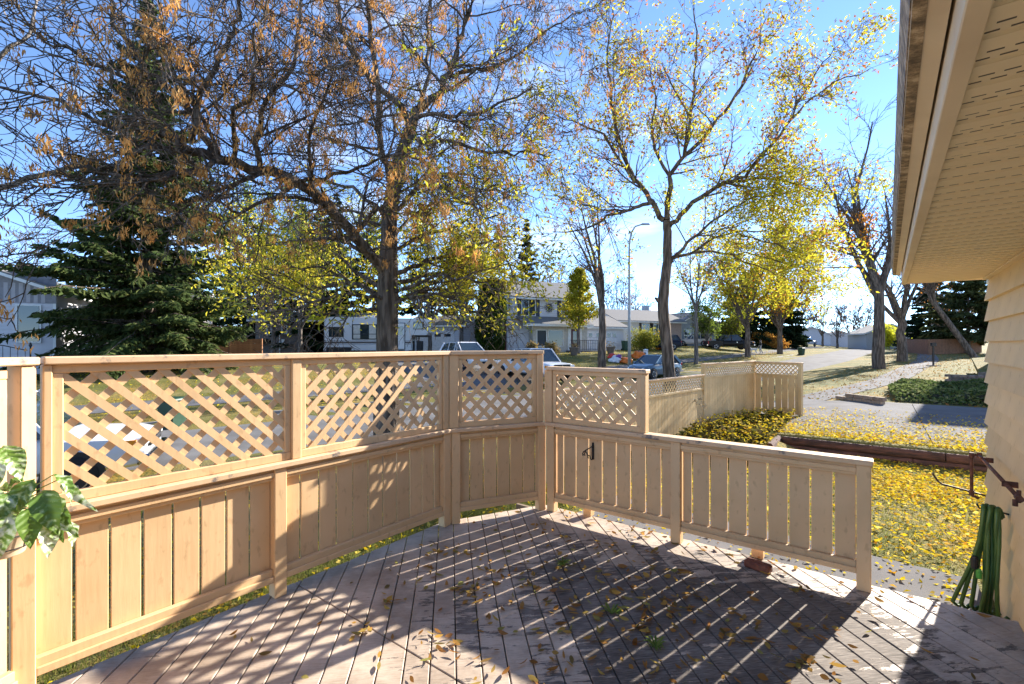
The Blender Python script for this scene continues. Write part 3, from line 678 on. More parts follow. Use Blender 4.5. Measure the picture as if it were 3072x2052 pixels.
# neighbour's pebbled retaining wall and low block wall
PEB = M('pebbled_concrete', (.22, .18, .15), .95, (.08, .07, .06), 25, .9, 40, detail=3)
rw = thing('retaining_wall', 'dark pebbled retaining wall rising beyond the ground cover', 'retaining wall', (0, 0, 0))
p0 = np.array([3.6, 29.5]); p1 = np.array([12.5, 27.2])
z0 = float(zg(*p0)); mbw = MB(); dd = (p1-p0)/np.linalg.norm(p1-p0); nn = np.array([-dd[1], dd[0]])*.25
for ta, tb, ha, hb in ((0, .5, .55, 1.05), (.5, 1, 1.05, 1.5)):
    a = p0+(p1-p0)*ta; b = p0+(p1-p0)*tb; lo = [(*a, z0-.3), (*b, z0-.3), (*(b+nn), z0-.3), (*(a+nn), z0-.3)]; mbw.hexa(lo, [(*a, z0+ha), (*b, z0+hb), (*(b+nn), z0+hb), (*(a+nn), z0+ha)])
mbw.build('wall', PEB, rw)
mbt = MB(); mbt.hexa([(*(p0+nn), z0+.3), (*(p1+nn), z0+1.4), (13.5, 40, 1.9), (4.6, 40, .9)], [(*(p0+nn), z0+.56), (*(p1+nn), z0+1.52), (13.5, 40, 2.0), (4.6, 40, 1.0)]); o = mbt.build('raised_lawn', GROUND); tag(o, kind='structure')
bw = thing('block_wall', 'low brick pillar wall at the foot of the sloping lawn beside the sidewalk', 'wall', (0, 0, 0))
pa = np.array([2.35, 27.6]); pb = np.array([3.9, 27.2]); zb0 = float(zg(*pa)); BR = M('old_brick', (.25, .19, .15), .95, (.15, .11, .09), 8, .5, 40, rnd=.2)
for r_ in range(5):
    for k in range(6):
        t = (k+.5*(r_ % 2))/6.5; p = pa+(pb-pa)*t; q = pa+(pb-pa)*min(1, t+1/6.5-.012)
        MB().bar((*p, zb0+.07+r_*.105), (*q, zb0+.07+r_*.105), .3, .095).build('brick', BR, bw)
# ================================================================== trees
RMIN = .0062
def set_rmin(p):
    global RMIN
    RMIN = max(.008, .00036*float(np.hypot(p[0], p[1])))
class Wood:
    """collects tapered tubes; fast"""
    def __init__(s): s.V = []; s.F = []; s.n = 0
    def add(s, pts, rad, sides):
        pts = np.asarray(pts, float); m = len(pts); d = np.gradient(pts, axis=0); d /= np.linalg.norm(d, axis=1)[:, None]+1e-9
        ref = np.array([.31, .17, .93]) if abs(d[0, 2]) < .8 else np.array([.93, .31, .17])
        u = np.cross(d, ref); u /= np.linalg.norm(u, axis=1)[:, None]+1e-9; w = np.cross(d, u)
        a = np.arange(sides)*2*math.pi/sides; r = np.asarray(rad)[:, None, None]
        ring = pts[:, None, :]+r*(np.cos(a)[None, :, None]*u[:, None, :]+np.sin(a)[None, :, None]*w[:, None, :])
        I = s.n+np.arange(m*sides).reshape(m, sides); J = np.roll(I, -1, 1)
        s.V.append(ring.reshape(-1, 3)); s.F.append(np.stack([I[:-1], J[:-1], J[1:], I[1:]], -1).reshape(-1, 4)); s.n += m*sides
    def mesh(s, name, off):
        me = fastmesh(name, np.concatenate(s.V)-np.array(off), np.concatenate(s.F)); me.polygons.foreach_set('use_smooth', np.ones(len(me.polygons), bool)); return me
def unit(v): return v/(np.linalg.norm(v)+1e-9)
def path(p0, d, L, n, wig, grav, rng):
    pts = [np.array(p0, float)]; d = unit(np.array(d, float)); h = L/n
    for _ in range(n):
        d = unit(d+rng.normal(0, wig, 3)+np.array([0, 0, grav])); pts.append(pts[-1]+d*h)
    return np.array(pts)
def spawn(wood, pts, rad, level, cfg, rng, tips):
    """side branches along a branch; cfg[level] = (per metre, length, ratio of radius, angle, wiggle, gravity, points, sides)"""
    if level >= len(cfg): return
    per, L, ratio, ang, wig, grav, npt, sides, tmin = cfg[level]
    seg = np.linalg.norm(np.diff(pts, axis=0), axis=1); tot = seg.sum(); cum = np.concatenate([[0], np.cumsum(seg)])
    n = max(1, int(per*tot+rng.random()))
    ts = np.sort(rng.uniform(tmin, 1.0, n))*tot
    for t in ts:
        i = min(len(seg)-1, np.searchsorted(cum, t)-1); i = max(0, i); f = (t-cum[i])/(seg[i]+1e-9); p = pts[i]+(pts[i+1]-pts[i])*f
        r = rad[i]+(rad[i+1]-rad[i])*f; d = unit(pts[i+1]-pts[i])
        q = rng.normal(size=3); q[2] = q[2]*.8+.15; q = unit(q-d*np.dot(q, d)); a = rng.uniform(ang*.6, ang*1.35); nd = d*math.cos(a)+q*math.sin(a)
        LL = L*rng.uniform(.5, 1.25)*(1-.35*t/tot); b = path(p, nd, LL, npt, wig, grav, rng); r0 = max(min(r*ratio, r*.85), RMIN)
        rr = np.linspace(r0, max(r0*.4, RMIN*.55), npt+1); wood.add(b, rr, sides)
        if level == len(cfg)-1: tips.append(b)
        spawn(wood, b, rr, level+1, cfg, rng, tips)
def BARK(name, col, dark): return M(name, col, .95, dark, 11, 1.0, 16, stretch=(1, 1, .14), detail=9, spec=.1, bdist=.10, contrast=(.42, .62))
BARK_A = BARK('ash_bark', (.21, .165, .13), (.075, .058, .045)); BARK_B = BARK('grey_bark', (.23, .20, .175), (.09, .077, .066))
YEL = MLEAF('leaf_yellow_green', [(.24, .30, .03), (.48, .46, .04), (.66, .56, .05), (.74, .60, .06), (.42, .42, .05), (.62, .44, .05)], .55)
YELB = MLEAF('leaf_bright_yellow', [(.50, .47, .03), (.62, .54, .04), (.34, .37, .03), (.60, .48, .04), (.42, .43, .04), (.54, .38, .03)], .55)
RUST = MLEAF('leaf_rust', [(.30, .11, .03), (.42, .17, .04), (.24, .09, .04), (.48, .22, .05), (.34, .13, .05)], .45)
SEED = MLEAF('dry_seed_keys', [(.56, .26, .07), (.66, .36, .12), (.44, .19, .05), (.72, .44, .18), (.58, .28, .08)], .45)
GRN = MLEAF('leaf_green', [(.07, .12, .02), (.14, .20, .03), (.22, .27, .05), (.10, .15, .03)], .5)
ORG = MLEAF('leaf_orange', [(.60, .22, .02), (.70, .34, .04), (.46, .15, .02), (.66, .28, .03)], .5)
def crown_of(name, P, size, mat, parent, aspect=.42, kind=None, hang=False):
    if not len(P): return
    P = np.asarray(P)-np.array(parent.location); dirs = np.tile([0, 0, -1.0], (len(P), 1)) if hang else None
    V, F = leafquads(P, size*RNG.uniform(.6, 1.3, len(P)), aspect, 0, dirs=dirs); o = link(name, fastmesh(name, V, F), mat, parent)
    if kind: tag(o, kind=kind)
    return o
def tip_points(tips, rng, per, spread):
    out = []
    for b in tips:
        k = rng.poisson(per)
        for _ in range(k): out.append(b[rng.integers(max(1, len(b)//2), len(b))]+rng.normal(0, spread, 3))
    return np.array(out).reshape(-1, 3)
def traced(trace, Z0):
    """[(u, v, dZ)] -> world points at depth Z0+dZ along each pixel's ray"""
    return np.array([atZ(u, v, Z0+dz) for u, v, dz in trace])
def refine(pts, k, rng, jit):
    out = [pts[0]]
    for a, b in zip(pts[:-1], pts[1:]):
        for i in range(1, k+1): out.append(a+(b-a)*i/k+(rng.normal(0, jit, 3) if i < k else 0))
    return np.array(out)

# ---- the big ash between the deck and the street
def big_ash():
    rng = np.random.default_rng(11); Z0 = 9.6
    base = atZ(1158, 1034, Z0); base[2] = zg(base[0], base[1])-.05
    t = thing('ash_tree', 'big ash with bare twigs, brown hanging seed clusters and yellow lower leaves', 'tree', tuple(base)); W = Wood(); tips_low = []; tips_up = []
    px = lambda *a: traced(a, Z0)
    trunk = np.vstack([[base], px((1160, 1100, 0), (1162, 1000, 0), (1163, 850, 0), (1168, 720, 0), (1175, 600, .05), (1200, 470, .1), (1232, 385, .1), (1250, 330, .1))])
    tr = np.array([.30, .225, .212, .205, .165, .150, .135, .115, .10]); trunk2 = refine(trunk, 3, rng, .012); W.add(trunk2, np.interp(np.linspace(0, 1, len(trunk2)), np.linspace(0, 1, len(tr)), tr), 12)
    limbs = [  # (trace, start radius, end radius, low?)
        ([(1160, 830, 0), (1115, 770, -.3), (1050, 690, -.8), (975, 610, -1.4), (893, 550, -1.9), (781, 512, -2.4), (670, 482, -2.9), (575, 455, -3.3), (480, 400, -3.6)], .115, .05, 0),
        ([(650, 478, -2.95), (600, 400, -3.1), (558, 321, -3.3), (500, 259, -3.4), (446, 223, -3.5), (402, 152, -3.6), (339, 31, -3.7), (320, -60, -3.7)], .05, .018, 0),
        ([(580, 430, -3.2), (590, 340, -3.3), (620, 245, -3.4), (683, 134, -3.5), (700, 70, -3.5), (735, -20, -3.5)], .045, .02, 0),
        ([(575, 455, -3.3), (450, 440, -3.7), (330, 380, -4.0), (210, 330, -4.3), (90, 280, -4.5), (-40, 250, -4.7)], .04, .012, 0),
        ([(781, 512, -2.4), (760, 420, -2.8), (800, 300, -3.1), (880, 200, -3.2), (900, 60, -3.3), (930, -60, -3.3)], .045, .015, 0),
        ([(893, 550, -1.9), (1000, 520, -2.3), (1080, 500, -2.6), (1150, 470, -2.9), (1230, 450, -3.0)], .035, .01, 0),
        ([(1250, 330, .1), (1313, 286, .1), (1349, 223, .1), (1371, 156, 0), (1394, 67, 0), (1430, -40, -.1)], .085, .04, 0),
        ([(1345, 232, .1), (1376, 219, .3), (1430, 205, .4), (1487, 201, .5), (1560, 160, .6), (1640, 90, .6), (1720, 40, .7)], .05, .015, 0),
        ([(1240, 370, .1), (1202, 317, .0), (1130, 250, -.2), (1077, 192, -.3), (1041, 130, -.4), (1019, 58, -.5), (1010, -40, -.6)], .07, .03, 0),
        ([(1185, 560, .1), (1150, 480, .4), (1139, 402, .5), (1135, 290, .6), (1120, 160, .6), (1108, 45, .6), (1100, -60, .6)], .075, .04, 0),
        ([(1240, 360, .1), (1300, 340, -.4), (1370, 350, -.9), (1440, 340, -1.3), (1520, 300, -1.6), (1600, 260, -1.8)], .045, .012, 0),
        ([(1222, 420, .1), (1260, 424, -.2), (1358, 424, -.5), (1470, 460, -.8), (1560, 455, -1.0), (1640, 470, -1.1)], .05, .012, 0),
        ([(1205, 470, .1), (1270, 480, -.3), (1320, 540, -.7), (1370, 600, -1.0), (1440, 640, -1.1), (1520, 640, -1.2)], .04, .012, 0),
        ([(1170, 700, 0), (1080, 640, .4), (1000, 610, .7), (920, 640, .9), (840, 690, 1.0)], .035, .012, 1),
        ([(1168, 830, 0), (1230, 800, .1), (1300, 775, .2), (1390, 750, .2), (1480, 720, .2), (1560, 690, .2)], .055, .015, 1),
        ([(1166, 915, 0), (1240, 890, -.2), (1310, 880, -.4), (1380, 905, -.5), (1440, 950, -.6)], .04, .012, 1),
        ([(1160, 915, 0), (1100, 870, .1), (1030, 830, .3), (960, 800, .4), (880, 800, .5), (810, 830, .6)], .045, .012, 1),
        ([(1158, 930, 0), (1080, 920, -.2), (1000, 940, -.4), (920, 950, -.6), (860, 960, -.7)], .035, .01, 1),
        ([(1165, 720, 0), (1250, 640, .6), (1330, 600, 1.0), (1420, 610, 1.3), (1500, 640, 1.4)], .04, .012, 1),
        ([(1162, 880, 0), (1090, 830, .9), (1000, 760, 1.5), (900, 720, 2.0), (800, 730, 2.3), (760, 790, 2.4)], .05, .012, 1),
        ([(1166, 860, 0), (1260, 830, .9), (1360, 800, 1.5), (1450, 800, 1.9), (1510, 860, 2.1)], .05, .012, 1),
        ([(1172, 640, .05), (1260, 560, 1.0), (1350, 520, 1.7), (1450, 540, 2.1), (1530, 600, 2.3)], .05, .012, 1),
        ([(1165, 760, 0), (1280, 700, .4), (1400, 660, .7), (1500, 740, .8), (1540, 850, .8)], .045, .012, 1),
        ([(1168, 660, 0), (1060, 560, .8), (960, 540, 1.4), (860, 570, 1.8), (780, 640, 2.0)], .045, .012, 1),
        ([(1160, 905, 0), (1060, 880, -.6), (960, 900, -1.0), (860, 930, -1.3), (780, 940, -1.5)], .04, .01, 1),
        ([(1160, 890, 0), (1050, 850, 1.2), (940, 860, 2.0), (820, 880, 2.6), (730, 900, 3.0)], .045, .01, 1),
        ([(1166, 900, 0), (1280, 870, 1.0), (1380, 870, 1.6), (1450, 900, 1.9), (1480, 950, 2.0)], .045, .01, 1),
        ([(1166, 880, 0), (1300, 830, -.5), (1400, 830, -.9), (1480, 880, -1.1)], .04, .01, 1),
        ([(893, 550, -1.9), (800, 600, -2.3), (720, 640, -2.5), (640, 600, -2.8), (560, 560, -3.0)], .035, .01, 0),
        ([(670, 482, -2.9), (560, 520, -3.5), (440, 540, -4.0), (300, 520, -4.4), (180, 470, -4.7)], .04, .01, 0),
        ([(700, 490, -2.8), (700, 380, -3.5), (760, 250, -4.1), (760, 120, -4.4), (800, 0, -4.6)], .035, .01, 0),
        ([(500, 259, -3.4), (400, 250, -3.8), (280, 190, -4.1), (160, 140, -4.3), (60, 60, -4.4)], .03, .01, 0),
        ([(1077, 192, -.3), (980, 200, .3), (900, 260, .8), (800, 330, 1.2), (700, 350, 1.5)], .035, .01, 0),
        ([(1250, 335, .1), (1290, 220, .7), (1280, 120, 1.1), (1290, 20, 1.4), (1300, -60, 1.5)], .05, .02, 0),
        ([(1040, 130, -.4), (960, 110, -.8), (860, 60, -1.1), (780, 20, -1.3)], .03, .012, 0)]
    cfgU = [(3.5, 2.0, .45, .9, .17, .02, 6, 4, .08), (5.2, 1.0, .45, .85, .25, -.01, 5, 3, .08), (7.0, .48, .6, .85, .30, -.03, 4, 3, .08)]
    cfgL = [(3.4, 1.5, .5, .9, .14, -.03, 5, 4, .15), (4.8, .8, .5, .85, .18, -.06, 4, 3, .15), (4.2, .38, .6, .8, .2, -.07, 3, 3, .2)]
    for tr_, r0, r1, low in limbs:
        pts = refine(px(*tr_), 3, rng, .035); rr = np.linspace(r0, r1, len(pts)); W.add(pts, rr, 7)
        spawn(W, pts, rr, 0, cfgL if low else cfgU, rng, tips_low if low else tips_up)
    # short twigs straight from the upper trunk
    spawn(W, trunk2[12:], np.full(len(trunk2)-12, .05), 1, cfgU, rng, tips_up)
    link('trunk', W.mesh('trunk', base), BARK_A, t)
    P = tip_points(tips_low, rng, 11, .13); d = P-np.array([0, 0, CAMH]); Zc = -_s*d[:, 0]+_c*d[:, 1]; vv = HOR-FPX*d[:, 2]/Zc; uu = 1536+FPX*(_c*d[:, 0]+_s*d[:, 1])/Zc
    cl = np.sin(P[:, 0]*2.6+1)+np.sin(P[:, 1]*2.9)+np.sin(P[:, 2]*3.3+2); hz_ = base[2]+2.2
    P = P[(rng.random(len(P)) < np.clip(.45+.55*cl, .08, 1)*(.35+.65*sstep(5.2, 3.4, P[:, 2]))*sstep(1.95, 2.5, P[:, 2]))]; crown_of('crown', P, .118, YEL, t, .36)
    # some leaves remain among the higher right-hand twigs
    pts = np.array([b[-1] for b in tips_up]); d = pts-np.array([0, 0, CAMH]); Zc = -_s*d[:, 0]+_c*d[:, 1]; uu = 1536+FPX*(_c*d[:, 0]+_s*d[:, 1])/Zc; vv = HOR-FPX*d[:, 2]/Zc
    kp = (uu > 1180) & (vv > 60) & (rng.random(len(pts)) < .16+.30*(vv > 380)); P2 = np.repeat(pts[kp], 4, 0)+rng.normal(0, .07, (4*kp.sum(), 3))
    crown_of('upper_leaves', P2, .095, YEL, t, .36)
    # hanging clusters of winged seeds
    cl = pts[rng.permutation(len(pts))[:1250]]; S = []
    for c in cl:
        k = rng.integers(14, 46); L_ = rng.uniform(.08, .26)
        S.append(c+np.stack([rng.normal(0, .035, k), rng.normal(0, .035, k), -rng.uniform(0, L_, k)], 1))
    crown_of('seed_clusters', np.concatenate(S), .075, SEED, t, .24, hang=True)
    return len(tips_up), len(tips_low)
print('ash', big_ash())

# ---- the second ash, on the verge behind the tan fence
def second_ash():
    rng = np.random.default_rng(5); Z0 = 16.2
    base = atZ(2010, 1034, Z0); base[2] = zg(base[0], base[1])-.05
    t = thing('ash_tree', 'spreading ash with sparse yellow and rusty leaves standing in front of the blue car', 'tree', tuple(base)); W = Wood(); tips = []
    px = lambda *a: traced(a, Z0)
    k = .4898; z5 = lambda x, y, dz=0: (1550+x*k, 450+y*k, dz); k2 = .4464; z3 = lambda x, y, dz=0: (1700+x*k2, y*k2, dz)
    trunk = np.vstack([[base], px(z5(935, 1380), z5(915, 1150), z5(897, 950), z5(905, 820), z5(925, 680), z5(925, 500), z5(918, 430))])
    tr = np.array([.24, .20, .182, .185, .172, .155, .140, .12]); t2 = refine(trunk, 3, rng, .01); W.add(t2, np.interp(np.linspace(0, 1, len(t2)), np.linspace(0, 1, len(tr)), tr), 12)
    W.add(px(z5(890, 940), z5(860, 915, -.05), z5(848, 905, -.08)), [.10, .06, .03], 6)
    L = [([z5(900, 430), z5(850, 350), z5(800, 270), z5(720, 180, .2), z3(380, 1050, .3), z3(330, 880, .4), z3(300, 600, .5), z3(270, 400, .5), z3(300, 150, .6), z3(330, 20, .6)], .10, .015),
         ([z5(922, 430), z3(690, 1300), z3(690, 1180, -.1), z3(790, 1050, -.2), z3(830, 800, -.4), z3(860, 600, -.5), z3(870, 300, -.6), z3(850, 60, -.7)], .10, .015),
         ([z3(790, 1050, -.2), z3(960, 880, -.2), z3(1100, 700, -.3), z3(1200, 520, -.4), z3(1300, 300, -.5), z3(1330, 140, -.5)], .07, .012),
         ([z5(935, 470), z5(1000, 400, -.2), z5(1130, 290, -.6), z5(1270, 200, -1.0), z3(1200, 1190, -1.2), z3(1350, 1000, -1.4), z3(1470, 850, -1.5), z3(1600, 700, -1.6), z3(1800, 550, -1.7), z3(2040, 460, -1.8)], .09, .012),
         ([z3(1470, 850, -1.5), z3(1600, 620, -1.3), z3(1720, 420, -1.2), z3(1830, 300, -1.1)], .035, .01),
         ([z5(830, 320), z5(750, 345, -.3), z5(680, 370, -.5), z5(550, 400, -.9), z5(450, 470, -1.2), z5(330, 500, -1.4), z5(220, 500, -1.5)], .07, .012),
         ([z5(680, 370, -.5), z5(560, 370, -.4), z5(430, 340, -.3), z5(280, 290, -.2), z5(150, 270, -.1)], .04, .01),
         ([z5(935, 690), z5(970, 650, -.1), z5(1040, 570, -.3), z5(1150, 480, -.6), z5(1260, 400, -.9), z5(1420, 300, -1.1), z5(1600, 270, -1.2)], .07, .012),
         ([z5(960, 660), z5(1080, 630, .3), z5(1200, 620, .6), z5(1320, 640, .8), z5(1450, 640, 1.0), z5(1600, 600, 1.2)], .06, .012),
         ([z5(1080, 630, .3), z5(1200, 540, .2), z5(1340, 500, 0), z5(1500, 500, -.2), z5(1650, 480, -.3)], .045, .01),
         ([z3(690, 1180, -.1), z3(590, 1000, .5), z3(570, 850, .8), z3(600, 650, 1.0), z3(560, 450, 1.2), z3(520, 330, 1.3)], .06, .012),
         ([z5(1270, 200, -1.0), z5(1450, 170, -.6), z5(1650, 190, -.4), z5(1850, 250, -.3), z5(2020, 280, -.3)], .05, .01),
         ([z3(460, 1230, .1), z3(250, 900, -.6), z3(80, 830, -1.0), z3(-60, 780, -1.3)], .05, .012),
         ([z5(1320, 640, .8), z5(1450, 700, .6), z5(1580, 760, .5), z5(1700, 800, .4)], .03, .01),
         ([z5(1450, 640, 1.0), z5(1600, 680, .8), z5(1750, 720, .6), z5(1880, 790, .5)], .03, .01),
         ([z5(1340, 500, 0), z5(1500, 560, -.6), z5(1640, 600, -.9), z5(1780, 650, -1.1)], .03, .01),
         ([z3(830, 800, -.4), z3(700, 560, -.7), z3(640, 420, -.9)], .035, .01)]
    cfg = [(3.0, 1.9, .45, .75, .12, .04, 5, 4, .15), (4.2, 1.0, .5, .7, .16, .03, 4, 3, .12), (4.8, .52, .6, .7, .2, .02, 3, 3, .12)]
    for tr_, r0, r1 in L:
        p = refine(px(*tr_), 3, rng, .03); rr = np.linspace(r0, r1, len(p)); W.add(p, rr, 7); spawn(W, p, rr, 0, cfg, rng, tips)
    link('trunk', W.mesh('trunk', base), BARK_A, t)
    pts = np.array([b[-1] for b in tips]); d = pts-np.array([0, 0, CAMH]); Zc = -_s*d[:, 0]+_c*d[:, 1]; uu = 1536+FPX*(_c*d[:, 0]+_s*d[:, 1])/Zc; vv = HOR-FPX*d[:, 2]/Zc
    prob = np.clip(.34+.55*sstep(250, 750, vv)*sstep(1750, 2250, uu), 0, 1); kp = rng.random(len(pts)) < prob
    cl = sstep(-.2, .3, np.sin(pts[:, 0]*2.3+1)+np.sin(pts[:, 2]*2.1)+np.sin(pts[:, 1]*1.9)); kp &= rng.random(len(pts)) < .35+.65*cl
    kp |= (uu > 2020) & (vv > 560) & (rng.random(len(pts)) < .85*cl+.1); P = np.repeat(pts[kp], 13, 0)+rng.normal(0, .14, (13*kp.sum(), 3)); crown_of('crown', P, .135, YELB, t, .36)
    kr = (rng.random(len(pts)) < .40*(1-sstep(300, 800, vv))+.10) ; P = np.repeat(pts[kr], 4, 0)+rng.normal(0, .10, (4*kr.sum(), 3)); crown_of('rusty_leaves', P, .12, RUST, t, .5)
    return len(tips)
print('ash2', second_ash())

# ---- generic broadleaf tree
def tree(label, base, H, trunk_r, seed, fork=.3, spread=.35, leaves=(), nl=5, name='tree', bark=BARK_B, dense=1.0, lean=(0, 0), droop=0, group=None, twig=1.0, upright=.0):
    rng = np.random.default_rng(seed); base = np.array(base, float); base[2] -= .05; set_rmin(base)
    t = thing(name, label, 'tree', tuple(base), 0, group); W = Wood(); tips = []
    top = base+np.array([lean[0], lean[1], 1.0])*H*fork; tp = refine(np.array([base, base+(top-base)*.5, top]), 3, rng, trunk_r*.15)
    W.add(tp, np.linspace(trunk_r*1.15, trunk_r*.8, len(tp)), 9)
    sc = H/10
    cfg = [(1.5/sc*dense, 2.0*sc, .5, .75, .13, .03-droop, 5, 4, .15), (2.6/sc*dense, 1.1*sc, .5, .75, .18, .02-droop, 4, 3, .15), (3.2/sc*twig, .6*sc, .6, .75, .22, .0-droop, 3, 3, .15)]
    for i in range(nl):
        a = i*6.283/nl+rng.uniform(-.4, .4); d = np.array([math.cos(a)*spread*rng.uniform(.5, 1.2), math.sin(a)*spread*rng.uniform(.5, 1.2), 1.0+upright])
        if i == 0: d = np.array([lean[0]*.5, lean[1]*.5, 1.0])
        st = base+(top-base)*rng.uniform(.75, 1.0); p = path(st, d, H*(1-fork)*rng.uniform(.8, 1.05), 7, .09, .03, rng); rr = np.linspace(trunk_r*.55, trunk_r*.1, 8); W.add(p, rr, 6); spawn(W, p, rr, 0, cfg, rng, tips)
    link('trunk', W.mesh('trunk', base), bark, t)
    pts = np.array([b[-1] for b in tips])
    d = pts-np.array([0, 0, CAMH]); Zc = -_s*d[:, 0]+_c*d[:, 1]; uu = 1536+FPX*(_c*d[:, 0]+_s*d[:, 1])/Zc; vv = HOR-FPX*d[:, 2]/Zc
    for k, (prob, per, size, mat, spread_, *flt) in enumerate(leaves):
        kp = rng.random(len(pts)) < prob
        if flt: kp &= flt[0](uu, vv)
        else: kp &= rng.random(len(pts)) < np.clip(.75+.5*(np.sin(pts[:, 0]*1.7)+np.sin(pts[:, 1]*1.9+1)+np.sin(pts[:, 2]*2.0)), .15, 1)
        P = np.repeat(pts[kp], per, 0)+rng.normal(0, spread_, (per*kp.sum(), 3)); crown_of('crown' if k == 0 else 'crown', P, size, mat, t, .5)
    return t
def conifer(label, base, H, R, seed, trunk_r=.25, name='spruce_tree', bare=.06, mats=None, nb=26, per=7, qs=.34, dens=1.0, mesh_up=0.0, group=None, taper=1.0, wild=0):
    rng = np.random.default_rng(seed); base = np.array(base, float); base[2] -= .05; t = thing(name, label, 'tree', tuple(base), 0, group); W = Wood()
    W.add(np.array([base+np.array([0, 0, H*k/6]) for k in range(7)]), np.linspace(trunk_r, .02, 7), 8); P = []; D = []
    for i in range(nb):
        f = bare+(1-bare)*(i/nb)**1.05; z = H*f; Rr = R*(1-f)**taper*rng.uniform(.85, 1.12)+.12
        for k in range(max(4, int(per*(1-.35*f)))):
            a = rng.uniform(0, 6.283); L_ = Rr*(rng.uniform(.72, 1.1) if not wild else rng.uniform(.5, 1.18)); d = np.array([math.cos(a), math.sin(a), rng.uniform(-.25, .18)+.5*f+(rng.normal(0, .22) if wild else 0)]); b = path(base+np.array([0, 0, z+rng.normal(0, .12)]), d, L_, 5, .05, .02-.09*(1-f), rng)
            W.add(b, np.linspace(.012+.012*L_, .008, 6), 3)
            n = int(L_*26*dens)+4; s_ = rng.uniform(.18, 1, n)**.8; i0 = np.minimum((s_*5).astype(int), 4); fr = s_*5-i0; pp = b[i0]+(b[i0+1]-b[i0])*fr[:, None]
            side = np.cross(d, [0, 0, 1.0]); side /= np.linalg.norm(side); wid = L_*.26*(1.1-s_)+.06
            lat = rng.uniform(-1, 1, n); pp = pp+side[None, :]*(lat*wid)[:, None]+np.stack([0*lat, 0*lat, -np.abs(lat)*wid*.35-rng.uniform(0, .22, n)*(1-f)], 1)
            P.append(pp); dd = d[None, :]*.7+side[None, :]*(np.sign(lat)*.8)[:, None]+np.array([0, 0, -.55]); D.append(dd)
    link('trunk', W.mesh('trunk', base), BARK_A, t); P = np.concatenate(P); D = np.concatenate(D); D /= np.linalg.norm(D, axis=1)[:, None]
    V, F = leafquads(P-base, qs*RNG.uniform(.6, 1.3, len(P)), .30, 0, dirs=D); o = link('crown', fastmesh('crown', V, F), mats or SPR, t); return t
SPR = MLEAF('spruce_needles', [(.035, .058, .020), (.065, .095, .032), (.10, .13, .046), (.048, .072, .026), (.16, .175, .058)], .4)
SPRD = MLEAF('dark_spruce_needles', [(.014, .028, .014), (.026, .046, .022), (.042, .064, .030)], .3)
CED = MLEAF('cedar_foliage', [(.016, .034, .008), (.035, .062, .014), (.055, .085, .018), (.022, .040, .010)], .3)
def at(u, s_off):
    """point on the ground where the ray of column u has offset s from the near kerb"""
    d = ray(u, HOR); t = np.arange(8, 200, .05); sv = d[0]*t-xnc(d[1]*t); i = np.argmin(np.abs(sv-s_off)); x, y = d[0]*t[i], d[1]*t[i]
    return np.array([x, y, float(zg(x, y))])
def atd(u, Z):
    d = ray(u, HOR)*Z; return np.array([d[0], d[1], float(zg(d[0], d[1]))])
conifer('tall full spruce with drooping boughs in front of the pale bungalow', atd(445, 25.5), 20.5, 5.9, 3, .34, nb=60, per=11, qs=.42, dens=1.5, bare=.05, wild=1)
conifer('spruce behind the brown house, left of the ash trunk', atd(745, 50), 17.5, 4.0, 4, mats=SPRD, nb=24, per=8, qs=.6)
conifer('narrow dark spruce above the carport roof', atd(805, 54), 19, 4.2, 5, mats=SPRD, nb=24, per=8, qs=.6)
conifer('dark spruce standing behind the camper trailer', atd(1010, 52), 18, 5.0, 6, mats=SPRD, nb=22, per=8, qs=.65)
conifer('slim spruce beyond the roof, right of the ash trunk', atd(1262, 56), 18, 4.0, 8, mats=SPRD, nb=22, per=8, qs=.6)
conifer('broad dark spruce behind the ash, above the garage', atd(905, 50), 16.5, 5.0, 15, mats=SPRD, nb=22, per=9, qs=.65)
conifer('spruce rising behind the two-storey house', atd(1580, 66), 18.5, 3.6, 9, mats=SPRD, nb=26, per=8, qs=.7)
conifer('wide dark spruce behind the black pickup', atd(2235, 78), 12.5, 6.0, 10, mats=SPRD, nb=22, per=10, qs=.8)
conifer('dark spruce behind the orange hedge', atd(2345, 82), 13, 5.0, 12, mats=SPRD, nb=22, per=10, qs=.8)
# columnar cedar by the two-storey house
def cedar():
    b = atd(1473, 43); t = thing('cedar', 'tall clipped columnar cedar at the corner of the two-storey house', 'tree', tuple(b)); rng = np.random.default_rng(2); n = 9000
    h = rng.uniform(0, 1, n); a = rng.uniform(0, 6.283, n); r = 1.30*np.clip(1.05-np.abs(h-.42)**2*1.7, .25, 1)*rng.uniform(.75, 1.05, n)*(1+.10*np.sin(a*3+h*9)); P = b+np.stack([r*np.cos(a), r*np.sin(a), .2+h*6.6], 1)
    D = np.stack([np.cos(a)*.4, np.sin(a)*.4, 0*a+1], 1); V, F = leafquads(P-b, .30*rng.uniform(.6, 1.3, n), .35, 0, dirs=D); link('crown', fastmesh('crown', V, F), CED, t)
    MB().tube([(0, 0, -.05), (0, 0, 3), (0, 0, 6)], [.14, .1, .03], 7).build('trunk', BARK_A, t)
cedar()
